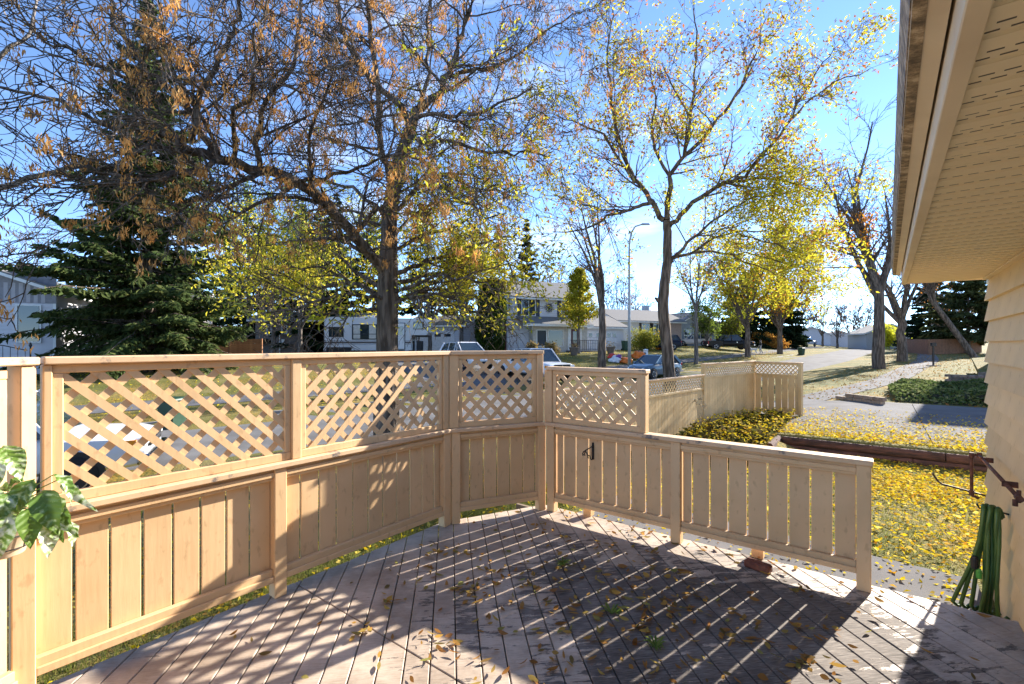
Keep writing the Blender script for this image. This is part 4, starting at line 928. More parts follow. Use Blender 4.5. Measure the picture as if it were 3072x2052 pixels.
# pyramidal linden with a full yellow-green crown
def pyramid():
    b = atd(1737, 44); t = thing('linden_tree', 'small pyramidal tree full of yellow-green leaves on the far lawn', 'tree', tuple(b)); rng = np.random.default_rng(21); W = Wood(); P = []
    W.add(np.array([b+np.array([0, 0, k*1.25]) for k in range(7)]), np.linspace(.14, .02, 7), 8)
    for i in range(120):
        f = rng.uniform(0, 1)**.8; z = 1.7+6.0*f; a = rng.uniform(0, 6.283); L_ = (2.5*(1-f)**.75+.25)*rng.uniform(.8, 1.1); br = path(b+np.array([0, 0, z]), (math.cos(a), math.sin(a), .7), L_, 5, .08, .02, rng); W.add(br, np.linspace(.03, .006, 6), 3)
        n = 75; s_ = rng.uniform(.25, 1, n); i0 = np.minimum((s_*5).astype(int), 4); P.append(br[i0]+(br[i0+1]-br[i0])*(s_*5-i0)[:, None]+rng.normal(0, .16, (n, 3)))
    link('trunk', W.mesh('trunk', b), BARK_B, t); crown_of('crown', np.concatenate(P), .20, MLEAF('linden_leaf', [(.20, .22, .02), (.36, .34, .03), (.46, .38, .03), (.26, .27, .03), (.42, .28, .03)], .5), t, .7)
pyramid()
tree('forked tree with a thin bare crown and sparse rusty leaves beside the lamp post', at(1806, -RW-1.6), 13.5, .27, 31, .36, .30, [(.16, 3, .20, RUST, .14), (.05, 3, .2, YELB, .15)], nl=5, bark=BARK_A, upright=.3)
tree('slender grey trunked tree with thin twigs on the far verge', at(2088, -RW-1.6), 12, .17, 32, .42, .32, [(.5, 6, .24, YELB, .25), (.3, 5, .22, RUST, .25)], nl=5)
tree('verge tree with glowing yellow leaves beside the dog walker', at(2243, -RW-2.0), 14.5, .28, 33, .27, .70, [(.9, 9, .34, YELB, .40), (.3, 5, .28, ORG, .3)], nl=8, bark=BARK_A, dense=1.2)
tree('verge tree with yellow and orange leaves beyond the dog walker', atd(2340, 62), 14.5, .32, 34, .26, .65, [(.6, 9, .36, YELB, .45), (.45, 7, .34, ORG, .4)], nl=8, bark=BARK_A)
tree('bare verge tree with a curved limb near the parked grey pickup', atd(2392, 82), 12, .30, 35, .25, .55, [(.10, 4, .3, ORG, .3)], nl=5, bark=BARK_A)
tree('big dark bare street tree rising beside the roof edge', gp(2637, 1106), 18, .36, 36, .34, .42, [(.10, 3, .15, RUST, .2), (.75, 7, .26, ORG, .3, lambda u, v: (u < 2625) & (v > 640) & (v < 880))], nl=8, bark=BARK_A, dense=1.3)
tree('second dark street tree just beyond the tall bare one', gp(2705, 1084), 13, .36, 37, .30, .55, [(.12, 3, .2, RUST, .2)], nl=6, bark=BARK_A)
for k, (u, Z, H, lab) in enumerate([(2468, 108, 11, 'small bare tree before the far white houses'), (2512, 100, 9, 'bare tree with an open crown before the grey-roofed far house'), (2556, 112, 12, 'bare tree at the far bend of the street'), (2420, 125, 12, 'distant bare tree beyond the parked grey pickup'),
        (2590, 125, 12, 'hazy bare tree farthest up the street'), (2340, 118, 13, 'bare tree behind the far bungalow')]):
    tree(lab, atd(u, Z), H, .22, 50+k, .25, .6, [(.06, 3, .3, RUST, .3)], nl=6, bark=BARK_A, dense=.9)
tree('cluster of thin bare stems behind the pale bungalow roof', atd(70, 48), 14, .16, 61, .12, .25, [(.03, 2, .2, RUST, .2)], nl=7, bark=BARK_A)
tree('small orange tree behind the pale bungalow roof', atd(25, 60), 9, .16, 62, .3, .6, [(.9, 8, .4, ORG, .35)], nl=5)
tree('bare tree behind the low-roofed house with dark shutters', atd(1850, 85), 12.5, .2, 63, .3, .6, [(.06, 2, .3, RUST, .3)], nl=6)
tree('round twiggy tree behind the chimney', atd(1905, 88), 11.5, .2, 64, .3, .6, [(.3, 4, .3, RUST, .3)], nl=6)
tree('bare twiggy tree behind the two-storey roof', atd(1690, 64), 12.5, .2, 65, .3, .5, [(.15, 3, .25, RUST, .3)], nl=6)
tree('rounded green shrub tree beside the black pickup', atd(2120, 63), 7.2, .14, 66, .14, .75, [(.95, 9, .26, GRN, .32)], nl=7, name='shrub_tree')
tree('low yellow-green tree behind the black pickup', atd(2200, 70), 6.8, .14, 67, .14, .85, [(.95, 9, .30, MLEAF('leaf_lime', [(.20, .24, .03), (.34, .34, .04), (.14, .18, .03)], .5), .35)], nl=7, name='shrub_tree')
tree('leafy green tree behind the trailer and the ash', atd(900, 44), 16, .2, 68, .2, .7, [(.8, 8, .30, GRN, .4), (.3, 6, .28, YEL, .35)], nl=8)
tree('yellow-green tree between the carport and the cedar', atd(1385, 48), 15, .2, 69, .2, .55, [(.85, 8, .28, YEL, .4)], nl=7)
tree('tall yellowing tree behind the garage, right of the ash trunk', atd(1290, 47), 16, .2, 75, .2, .6, [(.75, 8, .30, YEL, .4), (.35, 6, .28, GRN, .4)], nl=7)
conifer('slim spruce just right of the big spruce', atd(690, 55), 17, 3.6, 81, mats=SPRD, nb=24, per=8, qs=.6)
conifer('full spruce filling the gap left of the ash trunk', atd(965, 60), 20, 5.5, 82, mats=SPRD, nb=24, per=9, qs=.7)
conifer('spruce directly behind the ash trunk', atd(1120, 60), 19, 5.0, 83, mats=SPRD, nb=24, per=9, qs=.7)
conifer('spruce behind the cedar and chimney', atd(1370, 66), 17, 4.5, 84, mats=SPRD, nb=24, per=9, qs=.7)
tree('green tree rising behind the carport', atd(820, 46), 17, .2, 70, .2, .6, [(.75, 8, .30, GRN, .4), (.35, 6, .28, YEL, .4)], nl=7)
# leaning pine and dark trees beside the house edge
conifer('dark full pine behind the brown fence beside the house wall', atd(2905, 58), 13, 6.5, 13, mats=MLEAF('pine_needles', [(.035, .050, .018), (.065, .080, .030), (.105, .112, .045), (.045, .062, .024)], .35), nb=22, per=11, qs=.75, name='pine_tree', bare=.18)
conifer('dark spruce beyond the bright shrub at the end of the street', atd(2790, 78), 14, 5.5, 14, mats=SPRD, nb=22, per=10, qs=.8)
tree('dark tree with a strongly leaning trunk beside the house edge', atd(2925, 46), 11, .26, 71, .55, .35, [(.2, 3, .25, RUST, .3)], nl=5, bark=BARK_A, lean=(-.55, -.1))
tree('bare purplish tree over the brown fence', atd(2850, 66), 11, .25, 72, .25, .6, [(.1, 3, .3, RUST, .3)], nl=7, bark=BARK_A)
tree('bright lime bush between the two dark street trunks', atd(2668, 88), 4.6, .12, 73, .12, .8, [(1, 12, .35, MLEAF('leaf_acid', [(.55, .58, .04), (.66, .62, .06), (.48, .50, .04)], .5), .4)], nl=7, name='shrub_tree')
# a bare tree left of the frame reaches one thick limb into the picture
def left_tree():
    set_rmin((0, 9))
    rng = np.random.default_rng(77); b = atd(-760, 8.2); t = thing('ash_tree', 'bare tree left of the railing reaching a thick limb and fine twigs over the street', 'tree', tuple(b)); W = Wood(); tips = []
    tp = refine(np.array([b, b+[0.1, .1, 2.2], b+[.1, .2, 4.2]]), 3, rng, .02); W.add(tp, np.linspace(.26, .17, len(tp)), 9)
    cfg = [(2.2, 1.5, .5, .8, .15, .02, 6, 5, .15), (4.0, .8, .5, .8, .22, .0, 5, 3, .1), (5.0, .4, .6, .8, .28, -.02, 4, 3, .1)]
    for tr_, r0, r1 in (([(-150, 625, 9.2), (0, 562, 9.5), (130, 525, 9.7), (245, 490, 9.9), (330, 470, 10.1), (420, 440, 10.3)], .085, .02), ([(-200, 480, 8.8), (0, 170, 9.2), (90, 100, 9.5), (110, -30, 9.8)], .06, .02)):
        p = np.vstack([[tp[-2]], traced([(u, v, 0) for u, v, _ in tr_], 0)*0+np.array([atZ(u, v, Z) for u, v, Z in tr_])]); p = refine(p, 3, rng, .03); rr = np.linspace(r0, r1, len(p)); W.add(p, rr, 7); spawn(W, p[6:], rr[6:], 0, cfg, rng, tips)
    link('trunk', W.mesh('trunk', b), BARK_B, t)
left_tree()
# ---- shrubs and hedges
def shrub(label, base, rx, rz, n, size, mat, seed, name='shrub', group=None):
    rng = np.random.default_rng(seed); base = np.array(base, float); t = thing(name, label, 'shrub', tuple(base), 0, group); W = Wood(); P = []
    for i in range(40):
        a = rng.uniform(0, 6.283); el = rng.uniform(.15, 1.5); d = np.array([math.cos(a)*math.cos(el)*rx, math.sin(a)*math.cos(el)*rx, math.sin(el)*rz]); L_ = np.linalg.norm(d)*rng.uniform(.75, 1.1)
        b = path(base+np.array([rng.normal(0, .1*rx), rng.normal(0, .1*rx), -.02]), d, L_, 4, .1, .03, rng); W.add(b, np.linspace(.02, .004, 5), 3); k = n//40; s_ = rng.uniform(.3, 1, k); i0 = np.minimum((s_*4).astype(int), 3); P.append(b[i0]+(b[i0+1]-b[i0])*(s_*4-i0)[:, None]+rng.normal(0, .10*rx, (k, 3)))
    link('stems', W.mesh('stems', base), BARK_B, t); crown_of('foliage', np.concatenate(P), size, mat, t, .5)
TWG = MLEAF('dry_shrub', [(.30, .22, .10), (.40, .30, .13), (.24, .17, .08), (.34, .27, .08)], .4)
shrub('tawny rounded shrub in front of the two-storey house steps', atd(1650, 42), .95, 1.15, 2600, .16, TWG, 1)
shrub('pale feathery grass clump below the front window', atd(1600, 43), .55, 1.3, 1200, .18, TWG, 2)
shrub('yellow-green shrub behind the green bin beside the garage', atd(1935, 52), 2.3, 2.5, 4200, .20, MLEAF('shrub_olive', [(.14, .17, .03), (.28, .28, .04), (.40, .34, .05), (.20, .22, .03)], .45), 3)
shrub('orange-tipped shrub behind the dark car', atd(1985, 54), 1.2, 2.1, 2400, .2, ORG, 4)
for k, (u, Z) in enumerate(((2268, 76), (2300, 75), (2330, 74))): shrub(['tawny orange hedge clump right behind the dog walker', 'tawny orange hedge clump beside the dog walker', 'tawny orange hedge clump nearest the verge tree trunk'][k], atd(u, Z), 1.6, 2.3, 2600, .26, MLEAF('hedge_russet', [(.50, .24, .04), (.42, .18, .04), (.58, .34, .07)], .4), 10+k)
# ================================================================== houses across the street
def head(y): return math.atan2(float(xnc(y+.5)-xnc(y-.5)), 1.0)         # street heading from +Y
WHT = M('white_trim', (.72, .72, .70), .6, (.64, .64, .62), 5)
DGL = MGLASS('house_glass', (.03, .04, .05), .04)
def msiding(name, col, pitch=.2, vertical=False):
    if name in MATS: return MATS[name]
    m, nt, out = nodes_of(name); N = nt.nodes.new; L = nt.links.new; b = N('ShaderNodeBsdfPrincipled'); b.inputs['Roughness'].default_value = .7; L(b.outputs[0], out.inputs[0])
    t = N('ShaderNodeTexCoord'); sp = N('ShaderNodeSeparateXYZ'); L(t.outputs['Object'], sp.inputs[0]); src = sp.outputs[2]
    if vertical:
        ad = N('ShaderNodeMath'); L(sp.outputs[0], ad.inputs[0]); L(sp.outputs[1], ad.inputs[1]); src = ad.outputs[0]
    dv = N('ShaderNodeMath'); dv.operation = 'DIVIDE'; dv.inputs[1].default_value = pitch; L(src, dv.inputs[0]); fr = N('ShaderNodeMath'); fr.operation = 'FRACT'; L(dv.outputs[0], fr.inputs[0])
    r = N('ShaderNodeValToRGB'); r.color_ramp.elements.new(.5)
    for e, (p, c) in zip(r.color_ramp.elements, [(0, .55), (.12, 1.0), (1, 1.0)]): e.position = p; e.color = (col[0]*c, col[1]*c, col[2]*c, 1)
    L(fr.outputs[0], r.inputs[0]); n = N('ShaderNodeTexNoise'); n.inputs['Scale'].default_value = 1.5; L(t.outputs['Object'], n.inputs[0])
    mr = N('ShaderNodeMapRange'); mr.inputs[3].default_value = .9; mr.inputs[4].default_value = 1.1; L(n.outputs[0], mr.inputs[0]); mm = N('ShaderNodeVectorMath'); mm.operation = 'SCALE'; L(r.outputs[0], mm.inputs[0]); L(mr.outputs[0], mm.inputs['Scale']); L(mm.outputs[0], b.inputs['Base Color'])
    bp = N('ShaderNodeBump'); bp.inputs['Strength'].default_value = .6; bp.inputs['Distance'].default_value = .02; L(fr.outputs[0], bp.inputs['Height']); L(bp.outputs[0], b.inputs['Normal']); MATS[name] = m; return m
ROOFG = M('grey_asphalt_shingle', (.20, .195, .19), .95, (.13, .127, .125), 14, .5, 30, stretch=(1, 1, 4))
def hthing(name, label, u, Z, extra=0.0, cat='house'):
    p = atd(u, Z); a = head(p[1])+extra; return thing(name, label, cat, tuple(p), math.pi/2-a)
def window(h, x0, x1, z0, z1, y=0.0, mull=1, frame=WHT, shutters=None, curtain=None, cross=False):
    """framed window on a wall facing -y"""
    f = MB(); w = .07
    f.box(x0-w, x1+w, y-.05, y-.004, z1, z1+w); f.box(x0-w, x1+w, y-.06, y-.004, z0-w, z0); f.box(x0-w, x0, y-.05, y-.004, z0+.001, z1-.001); f.box(x1, x1+w, y-.05, y-.004, z0+.001, z1-.001)
    for k in range(1, mull): x = x0+(x1-x0)*k/mull; f.box(x-.03, x+.03, y-.045, y-.004, z0+.001, z1-.001)
    o = f.build('window', frame, h)
    for k in range(mull):
        a = x0+(x1-x0)*k/mull+.032; b = x0+(x1-x0)*(k+1)/mull-.032; MB().box(a, b, y-.022, y-.012, z0+.001, z1-.001).build('pane', DGL, o)
    if shutters is not None:
        for xs in ((x0-w-.42, x0-w-.02), (x1+w+.02, x1+w+.42)): MB().box(xs[0], xs[1], y-.04, y-.003, z0-.1, z1+.1).build('shutter', shutters, h)
    return o
def gable_roof(h, x0, x1, y0, y1, ze, rise, along='x', over=.45, mat=ROOFG, fascia=WHT, wallmat=None, th=.16):
    """ridge along x or y; also closes the gable ends"""
    if along == 'x':
        ym = (y0+y1)/2; sl = rise/(ym-y0); e = ze-sl*over
        A_ = [(x0-over, y0-over, e), (x1+over, y0-over, e), (x1+over, ym, ze+rise), (x0-over, ym, ze+rise)]; B_ = [(x0-over, ym, ze+rise), (x1+over, ym, ze+rise), (x1+over, y1+over, e), (x0-over, y1+over, e)]
        gab = [[(x0, y0, ze), (x0, y1, ze), (x0, ym, ze+rise)], [(x1, y0, ze), (x1, y1, ze), (x1, ym, ze+rise)]]
    else:
        xm = (x0+x1)/2; sl = rise/(xm-x0); e = ze-sl*over
        A_ = [(x0-over, y0-over, e), (xm, y0-over, ze+rise), (xm, y1+over, ze+rise), (x0-over, y1+over, e)]; B_ = [(xm, y0-over, ze+rise), (x1+over, y0-over, e), (x1+over, y1+over, e), (xm, y1+over, ze+rise)]
        gab = [[(x0, y0, ze), (x1, y0, ze), (xm, y0, ze+rise)], [(x0, y1, ze), (x1, y1, ze), (xm, y1, ze+rise)]]
    r = MB(); r.hexa(A_, [(p[0], p[1], p[2]+.08) for p in A_]); r.hexa(B_, [(p[0], p[1], p[2]+.08) for p in B_]); ro = r.build('roof', mat, h)
    f = MB()
    for Q in (A_, B_): f.hexa([(p[0], p[1], p[2]-th) for p in Q], [(p[0], p[1], p[2]-.004) for p in Q])
    f.build('fascia', fascia, ro)
    if wallmat:
        for q in gab: MB().poly(q).build('gable', wallmat, h)
    return ro
# ---- pale bungalow at the left edge: battens over lap siding, each lap its own board
LIL = M('pale_lilac_siding', (.56, .55, .58), .7, (.51, .50, .53), 3, rnd=.03); BAT = M('grey_batten_board', (.40, .38, .40), .75, (.35, .33, .35), 3)
h1 = thing('bungalow', 'pale lap sided bungalow with vertical battens under its gable, left of the big spruce', 'house', tuple(atd(168, 25)+np.array([0, 0, .3])), math.radians(62))
h1z = 0.0
MB().box(-9, 0, .03, 9, -1.2, 4.3).build('wall', LIL, h1)
pl = MB().extr([(-9, .03, 0), (-9, -.012, 0), (-9, .012, .198), (-9, .03, .198)], (9.0, 0, 0)).mesh('siding_board'); pl.materials.append(LIL); z = -.8; k = 0
while z < 3.35: link('siding_board', pl, None, h1, (0, 0, z)); z += .2; k += 1
bt = MB().box(0, .16, -.02, .028, 0, 1.0).mesh('batten'); bt.materials.append(BAT)
for i in range(30): link('batten', bt, None, h1, (-9+i*.29, 0, 3.42))
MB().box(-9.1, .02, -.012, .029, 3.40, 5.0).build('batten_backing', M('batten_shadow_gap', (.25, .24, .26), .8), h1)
MB().box(-.10, .012, -.035, .0, -.4, 3.4).build('corner_trim', WHT, h1)
gable_roof(h1, -9, 0, 0, 10, 4.15, 1.7, 'y', .55, wallmat=None)
window(h1, -1.50, -.64, 1.40, 3.25, -.012)
MB().box(0, 5.5, 5, 11, -.8, 3.6).build('wing_wall', M('wing_siding', (.60, .55, .54), .7), h1); gable_roof(h1, 0, 5.5, 5, 11, 3.6, 1.4, 'x', .5)
for x in (.6, 3.2): window(h1, x, x+1.8, 1.2, 2.7, 5.0, 2)
for x in (-4.2, -4.7): MB().lathe([(.12, 4.9), (.12, 5.5), (.17, 5.52), (.17, 5.6)], 10, (x+1.6, 3)).build('roof_vent', M('dark_vent', (.05, .05, .05), .7), h1)
# iron railing before it
IRON = M('black_iron', (.012, .012, .014), .5, None, 4)
rl = thing('iron_railing', 'black wrought iron stair railing before the pale bungalow', 'railing', tuple(atd(40, 21)), math.radians(52)); mb = MB()
mb.tube([(-2, 0, 1.35), (-1.2, 0, 1.62), (-.4, 0, 1.58), (.5, 0, 1.35)], .022, 6)
for k in range(10): mb.tube([(-2+k*.27, 0, 0), (-2+k*.27, 0, 1.36+.2*math.sin(k/9*3))], .011, 5)
mb.build('bars', IRON, rl); MB().lathe([(.03, 0), (.03, 1.5), (.06, 1.55), (.05, 1.62), (.012, 1.72)], 8, (.62, 0)).build('finial_post', IRON, rl)
# cedar boards beyond the spruce
CDR = M('cedar_fence_wood', (.36, .17, .07), .8, (.26, .11, .045), 5, rnd=.15)
cf = thing('cedar_fence', 'orange cedar plank fence between the spruce and the brown house', 'fence', tuple(atd(590, 33)), math.radians(40))
pk = MB().box(0, 4.4, 0, .03, 0, .15).mesh('plank'); pk.materials.append(CDR)
for k in range(11): link('plank', pk, None, cf, (0, 0, .05+k*.156))
for x in (0, 2.2, 4.4): MB().box(x-.05, x+.05, .031, .12, -.1, 1.8).build('post', CDR, cf)
# ---- brown house with carport
BRN = msiding('brown_lap_siding', (.115, .098, .088), .2)
h2 = thing('carport_house', 'low brown sided house with an open carport behind the trailer', 'house', tuple(atd(766, 47)), math.radians(45))
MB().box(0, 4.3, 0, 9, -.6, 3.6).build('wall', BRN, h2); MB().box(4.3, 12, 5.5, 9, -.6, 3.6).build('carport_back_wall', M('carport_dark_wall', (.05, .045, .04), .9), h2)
for x in (6.6, 11.9): MB().box(x-.1, x+.1, .1, .3, -.6, 3.5).build('carport_post', BRN, h2)
gable_roof(h2, 0, 12, 0, 9, 3.75, .95, 'x', .6, fascia=M('grey_white_fascia', (.50, .49, .48), .7), wallmat=BRN)
window(h2, 1.15, 1.45, 2.2, 3.1, 0.0); window(h2, 2.55, 2.95, 2.3, 3.1, 0.0)
f = MB(); f.box(1.8, 2.35, -.05, -.003, -.2, 2.2); dr = f.build('side_light_frame', WHT, h2); MB().box(1.9, 2.25, -.06, -.051, .1, 1.0).box(1.9, 2.25, -.06, -.051, 1.15, 2.1).build('pane', DGL, dr)
MB().box(2.5, 2.75, -.12, -.003, .9, 1.7).build('meter_box', WHT, h2)
# ---- white garage behind the trailer
GRG = msiding('garage_pale', (.50, .50, .54), .25); h3 = thing('garage', 'pale garage with a row of small door windows behind the trailer', 'garage', tuple(atd(1215, 50)), math.radians(20))
MB().box(0, 6.6, 0, 7, -.6, 3.0).build('wall', GRG, h3); gable_roof(h3, 0, 6.6, 0, 7, 3.05, 1.0, 'x', .5, wallmat=GRG)
gd = MB().box(.9, 5.7, -.05, -.003, -.3, 2.35).build('garage_door', M('garage_door_white', (.66, .66, .68), .6), h3)
for k in range(4): MB().box(1.3+k*1.1, 2.0+k*1.1, -.065, -.051, 1.75, 2.05).build('door_pane', DGL, gd)
# ---- two-storey house
SDG = M('dark_blue_grey_shutter', (.05, .06, .075), .6); TS = msiding('white_lap_siding', (.58, .58, .61), .2)
h4 = thing('two_storey_house', 'white two-storey house with dark shutters and a shingled porch roof', 'house', tuple(atd(1522, 45.5)), math.radians(62)); ZF = 0.0
MB().box(0, 8.6, 0, 7.5, -.6, 5.65).build('wall', TS, h4)
gable_roof(h4, 0, 8.6, 0, 7.5, 5.7, 1.9, 'x', .5, wallmat=TS)
window(h4, 1.55, 3.0, 3.75, 5.25, 0, 2, shutters=SDG); window(h4, 6.0, 7.3, 3.75, 5.25, 0, 2, shutters=SDG)
# porch roof, sloping down towards the street
MB().hexa([(.9, -1.7, 2.75), (8.7, -1.7, 2.75), (8.7, -.002, 3.55), (.9, -.002, 3.55)], [(.9, -1.7, 2.87), (8.7, -1.7, 2.87), (8.7, -.002, 3.67), (.9, -.002, 3.67)]).build('porch_roof', ROOFG, h4)
MB().box(.88, 8.72, -1.73, -1.70, 2.62, 2.86).build('porch_fascia', WHT, h4)
MB().box(2.3, 8.5, -.9, -.003, -.6, 2.75).build('bay_wall', M('cream_wall', (.50, .46, .40), .75), h4)
window(h4, 2.75, 3.75, .75, 2.25, -.9); window(h4, 4.0, 5.6, .75, 2.25, -.9)
dr = MB().box(6.55, 7.45, -.96, -.903, .3, 2.4).build('door', M('dark_red_door', (.10, .03, .03), .5), h4); MB().box(6.75, 7.25, -.975, -.961, 1.0, 2.2).build('pane', DGL, dr)
MB().box(6.2, 6.54, -.95, -.903, .3, 2.45).box(7.46, 7.8, -.95, -.903, .3, 2.45).build('door_trim', WHT, h4)
MB().tube([(2.2, -.95, 2.7), (2.2, -.95, 2.2), (1.2, -.2, 1.9), (1.2, -.06, -.4)], .045, 6).build('downspout', WHT, h4)
MB().box(-.35, -.003, .3, 1.4, -.6, 7.2).build('chimney', M('dark_red_brick', (.16, .045, .035), .9, (.10, .03, .025), 12, .4), h4)
MB().tube([(3.6, 3.75, 7.4), (3.6, 3.75, 8.5)], .08, 8).build('vent_pipe', WHT, h4)
wr = MB()
for k in range(14):
    a = k*6.283/14; wr.bar((4.55, -.03, 4.55), (4.55+.55*math.cos(a), -.03, 4.55+.55*math.sin(a)), .03, .035, up=(0, 1, 0))
wr = wr.build('wall_ornament', IRON, h4)
MB().tube([(4.55+.35*math.cos(k*.449), -.03, 4.55+.35*math.sin(k*.449)) for k in range(15)], .03, 5).build('ornament_ring', IRON, wr)
ir = MB()
for k in range(16): ir.bar((6.2+k*.22, -1.6, .3), (6.2+k*.22, -1.6, 1.3), .03, .03)
ir.bar((6.1, -1.6, 1.3), (9.7, -1.6, 1.3), .05, .05); ir.bar((6.1, -1.6, .4), (9.7, -1.6, .4), .04, .04); ir.build('porch_railing', IRON, h4)
MB().box(6.0, 9.8, -1.8, -.01, -.6, .28).build('porch_step', CONC, h4)
MB().box(8.61, 14.5, 1.0, 7.5, -.6, 2.9).build('garage_wall', TS, h4); gable_roof(h4, 8.62, 14.5, 1.0, 7.5, 2.9, 1.2, 'x', .45, wallmat=TS)
gd = MB().box(9.6, 13.6, .93, .997, -.4, 2.3).build('garage_door', M('garage_door_white', (.66, .66, .68), .6), h4)
for x in (9.9, 10.9, 12.3, 13.0): MB().box(x, x+.4, .915, .929, 1.7, 2.1).build('door_pane', DGL, gd)
for z in (.35, 1.0, 1.62): MB().box(9.62, 13.58, .924, .9295, z, z+.03).build('door_groove', M('groove_grey', (.3, .3, .32), .7), gd)
red = thing('deflated_decoration', 'red deflated decoration lying on the porch roof', 'decoration', (0, 0, 0)); mb = MB()
pr = h4.matrix_basis.copy()
from math import sin as _sin, cos as _cos
def h4w(x, y, z):
    c_, s_ = _cos(h4.rotation_euler.z), _sin(h4.rotation_euler.z); L_ = h4.location; return (L_.x+c_*x-s_*y, L_.y+s_*x+c_*y, L_.z+z)
def lump(name, mat, parent, c, r, seed, n=40, world=True):
    rng = np.random.default_rng(seed); bm = bmesh.new(); bmesh.ops.create_icosphere(bm, subdivisions=3, radius=1); ph = rng.uniform(0, 6, 6)
    for v in bm.verts:
        k = 1+.22*math.sin(v.co.x*4+ph[0])*math.sin(v.co.y*5+ph[1])+.15*math.sin(v.co.z*6+ph[2]+v.co.x*3); v.co = Vector((v.co.x*r[0]*k, v.co.y*r[1]*k, max(-.25, v.co.z)*r[2]*k))
    me = bpy.data.meshes.new(name); bm.to_mesh(me); bm.free(); me.polygons.foreach_set('use_smooth', np.ones(len(me.polygons), bool)); me.materials.append(mat)
    return link(name, me, None, parent, c)
REDC = M('red_nylon', (.60, .05, .03), .5, (.45, .03, .02), 5); ORGC = M('orange_nylon', (.80, .20, .02), .45, (.65, .13, .01), 5); WHC = M('white_nylon', (.78, .78, .78), .5, None, 4); PURC = M('purple_nylon', (.18, .06, .25), .5)
red.location = h4w(7.6, -1.2, 3.10); lump('fabric', REDC, red, (0, 0, 0), (.55, .3, .28), 3); lump('fabric', M('dark_nylon', (.03, .03, .03), .6), red, (-.5, 0, 0), (.3, .25, .12), 4)
# ---- bungalow with shuttered windows and the houses beyond
GRH = M('grey_green_wall', (.40, .41, .40), .75)
def simple_house(label, u, Z, W_, D_, ze, rise, rz, wall, wins=(), along='x', name='far_house', shutters=None, base=.0, fascia=WHT, chim=None, door=None):
    h = thing(name, label, 'house', tuple(atd(u, Z)), math.radians(rz)); MB().box(0, W_, 0, D_, -.8, ze).build('wall', wall, h); gable_roof(h, 0, W_, 0, D_, ze, rise, along, .5, wallmat=wall, fascia=fascia)
    for (a, b, c, d, m_) in wins: window(h, a, b, c, d, 0, m_, shutters=shutters)
    if chim: MB().box(chim[0], chim[0]+.9, chim[1], chim[1]+.6, ze-.5, ze+rise+.9).build('chimney', M('pale_blue_brick', (.36, .42, .50), .8), h)
    if door: MB().box(door, door+.95, -.04, -.003, .0, 2.1).build('door', M('dark_door', (.06, .05, .05), .6), h)
    return h
PW = M('pale_stucco', (.62, .61, .58), .8); PK = M('pinkish_brick', (.42, .32, .28), .85)
h5 = simple_house('low white house with dark shuttered windows left of the verge ash trunk', 1853, 62, 11, 8, 3.7, 1.6, 62, PW, [(4.0, 5.2, 2.0, 3.2, 2), (6.0, 7.6, 2.0, 3.2, 2)], shutters=M('black_shutter', (.03, .025, .025), .6), chim=(8.6, 5), along='x')
MB().box(7.9, 10.9, -.06, -.004, .0, 3.6).build('brick_panel', PK, h5)
simple_house('grey-blue house partly hidden by the verge ash trunk', 2035, 68, 8, 8, 3.4, 1.6, 66, M('blue_grey_siding', (.33, .37, .42), .75), [(1.2, 2.6, 1.2, 2.4, 2)], along='y')
simple_house('dark long house behind the black pickup', 2120, 84, 12, 8, 3.0, 1.5, 70, M('brown_wall', (.14, .11, .09), .8), [(2, 4, 1.0, 2.2, 2), (7, 9, 1.0, 2.2, 2)])
simple_house('far grey bungalow behind the parked grey pickup', 2372, 128, 13, 8, 3.0, 1.6, 85, M('grey_wall_far', (.40, .40, .42), .8), [(2, 4, 1, 2.2, 2), (8, 10, 1, 2.2, 2)])
simple_house('far white bungalow at the end of the street', 2452, 140, 9, 8, 3.0, 1.5, 95, PW, [(2, 3.5, 1, 2.2, 1)])
simple_house('far white house with a blue-grey roof and shuttered window', 2492, 118, 11, 8, 3.0, 1.9, 100, M('far_white_siding', (.60, .61, .66), .75), [(4.6, 6.2, .9, 2.2, 2)], shutters=M('grey_shutter', (.12, .12, .15), .6))
simple_house('far pale house with a wide garage beside the tall bare tree', 2575, 118, 10, 8, 2.8, 1.5, 105, M('far_pale_siding', (.62, .60, .62), .75), [(6, 7, 1, 2.1, 1)])
simple_house('low grey roofed house behind the dark spruce near the brown fence', 2745, 92, 10, 8, 3.1, 1.7, 110, M('grey_wall_b', (.36, .34, .33), .8), [(2, 3.4, 1, 2.2, 2)])
# ---- brown board fence on the corner lot
bf = thing('brown_fence', 'tall brown board fence round the corner lot beyond the sidewalk', 'fence', (0, 0, 0)); BF = M('brown_stained_board', (.26, .115, .055), .85, (.18, .075, .035), 4, rnd=.12)
for (ua, Za), (ub, Zb) in (((2716, 66), (2785, 55)), ((2785, 55), (2945, 60))):
    a = atd(ua, Za); b = atd(ub, Zb); n = int(np.linalg.norm((b-a)[:2])/.16)
    for k in range(n):
        p = a+(b-a)*k/n; q = a+(b-a)*(k+.93)/n; zt = p[2]+1.8; MB().hexa([(p[0], p[1], p[2]-.1), (q[0], q[1], p[2]-.1), (q[0]+.02, q[1]+.03, p[2]-.1), (p[0]+.02, p[1]+.03, p[2]-.1)], [(p[0], p[1], zt), (q[0], q[1], zt), (q[0]+.02, q[1]+.03, zt), (p[0]+.02, p[1]+.03, zt)]).build('board', BF, bf)

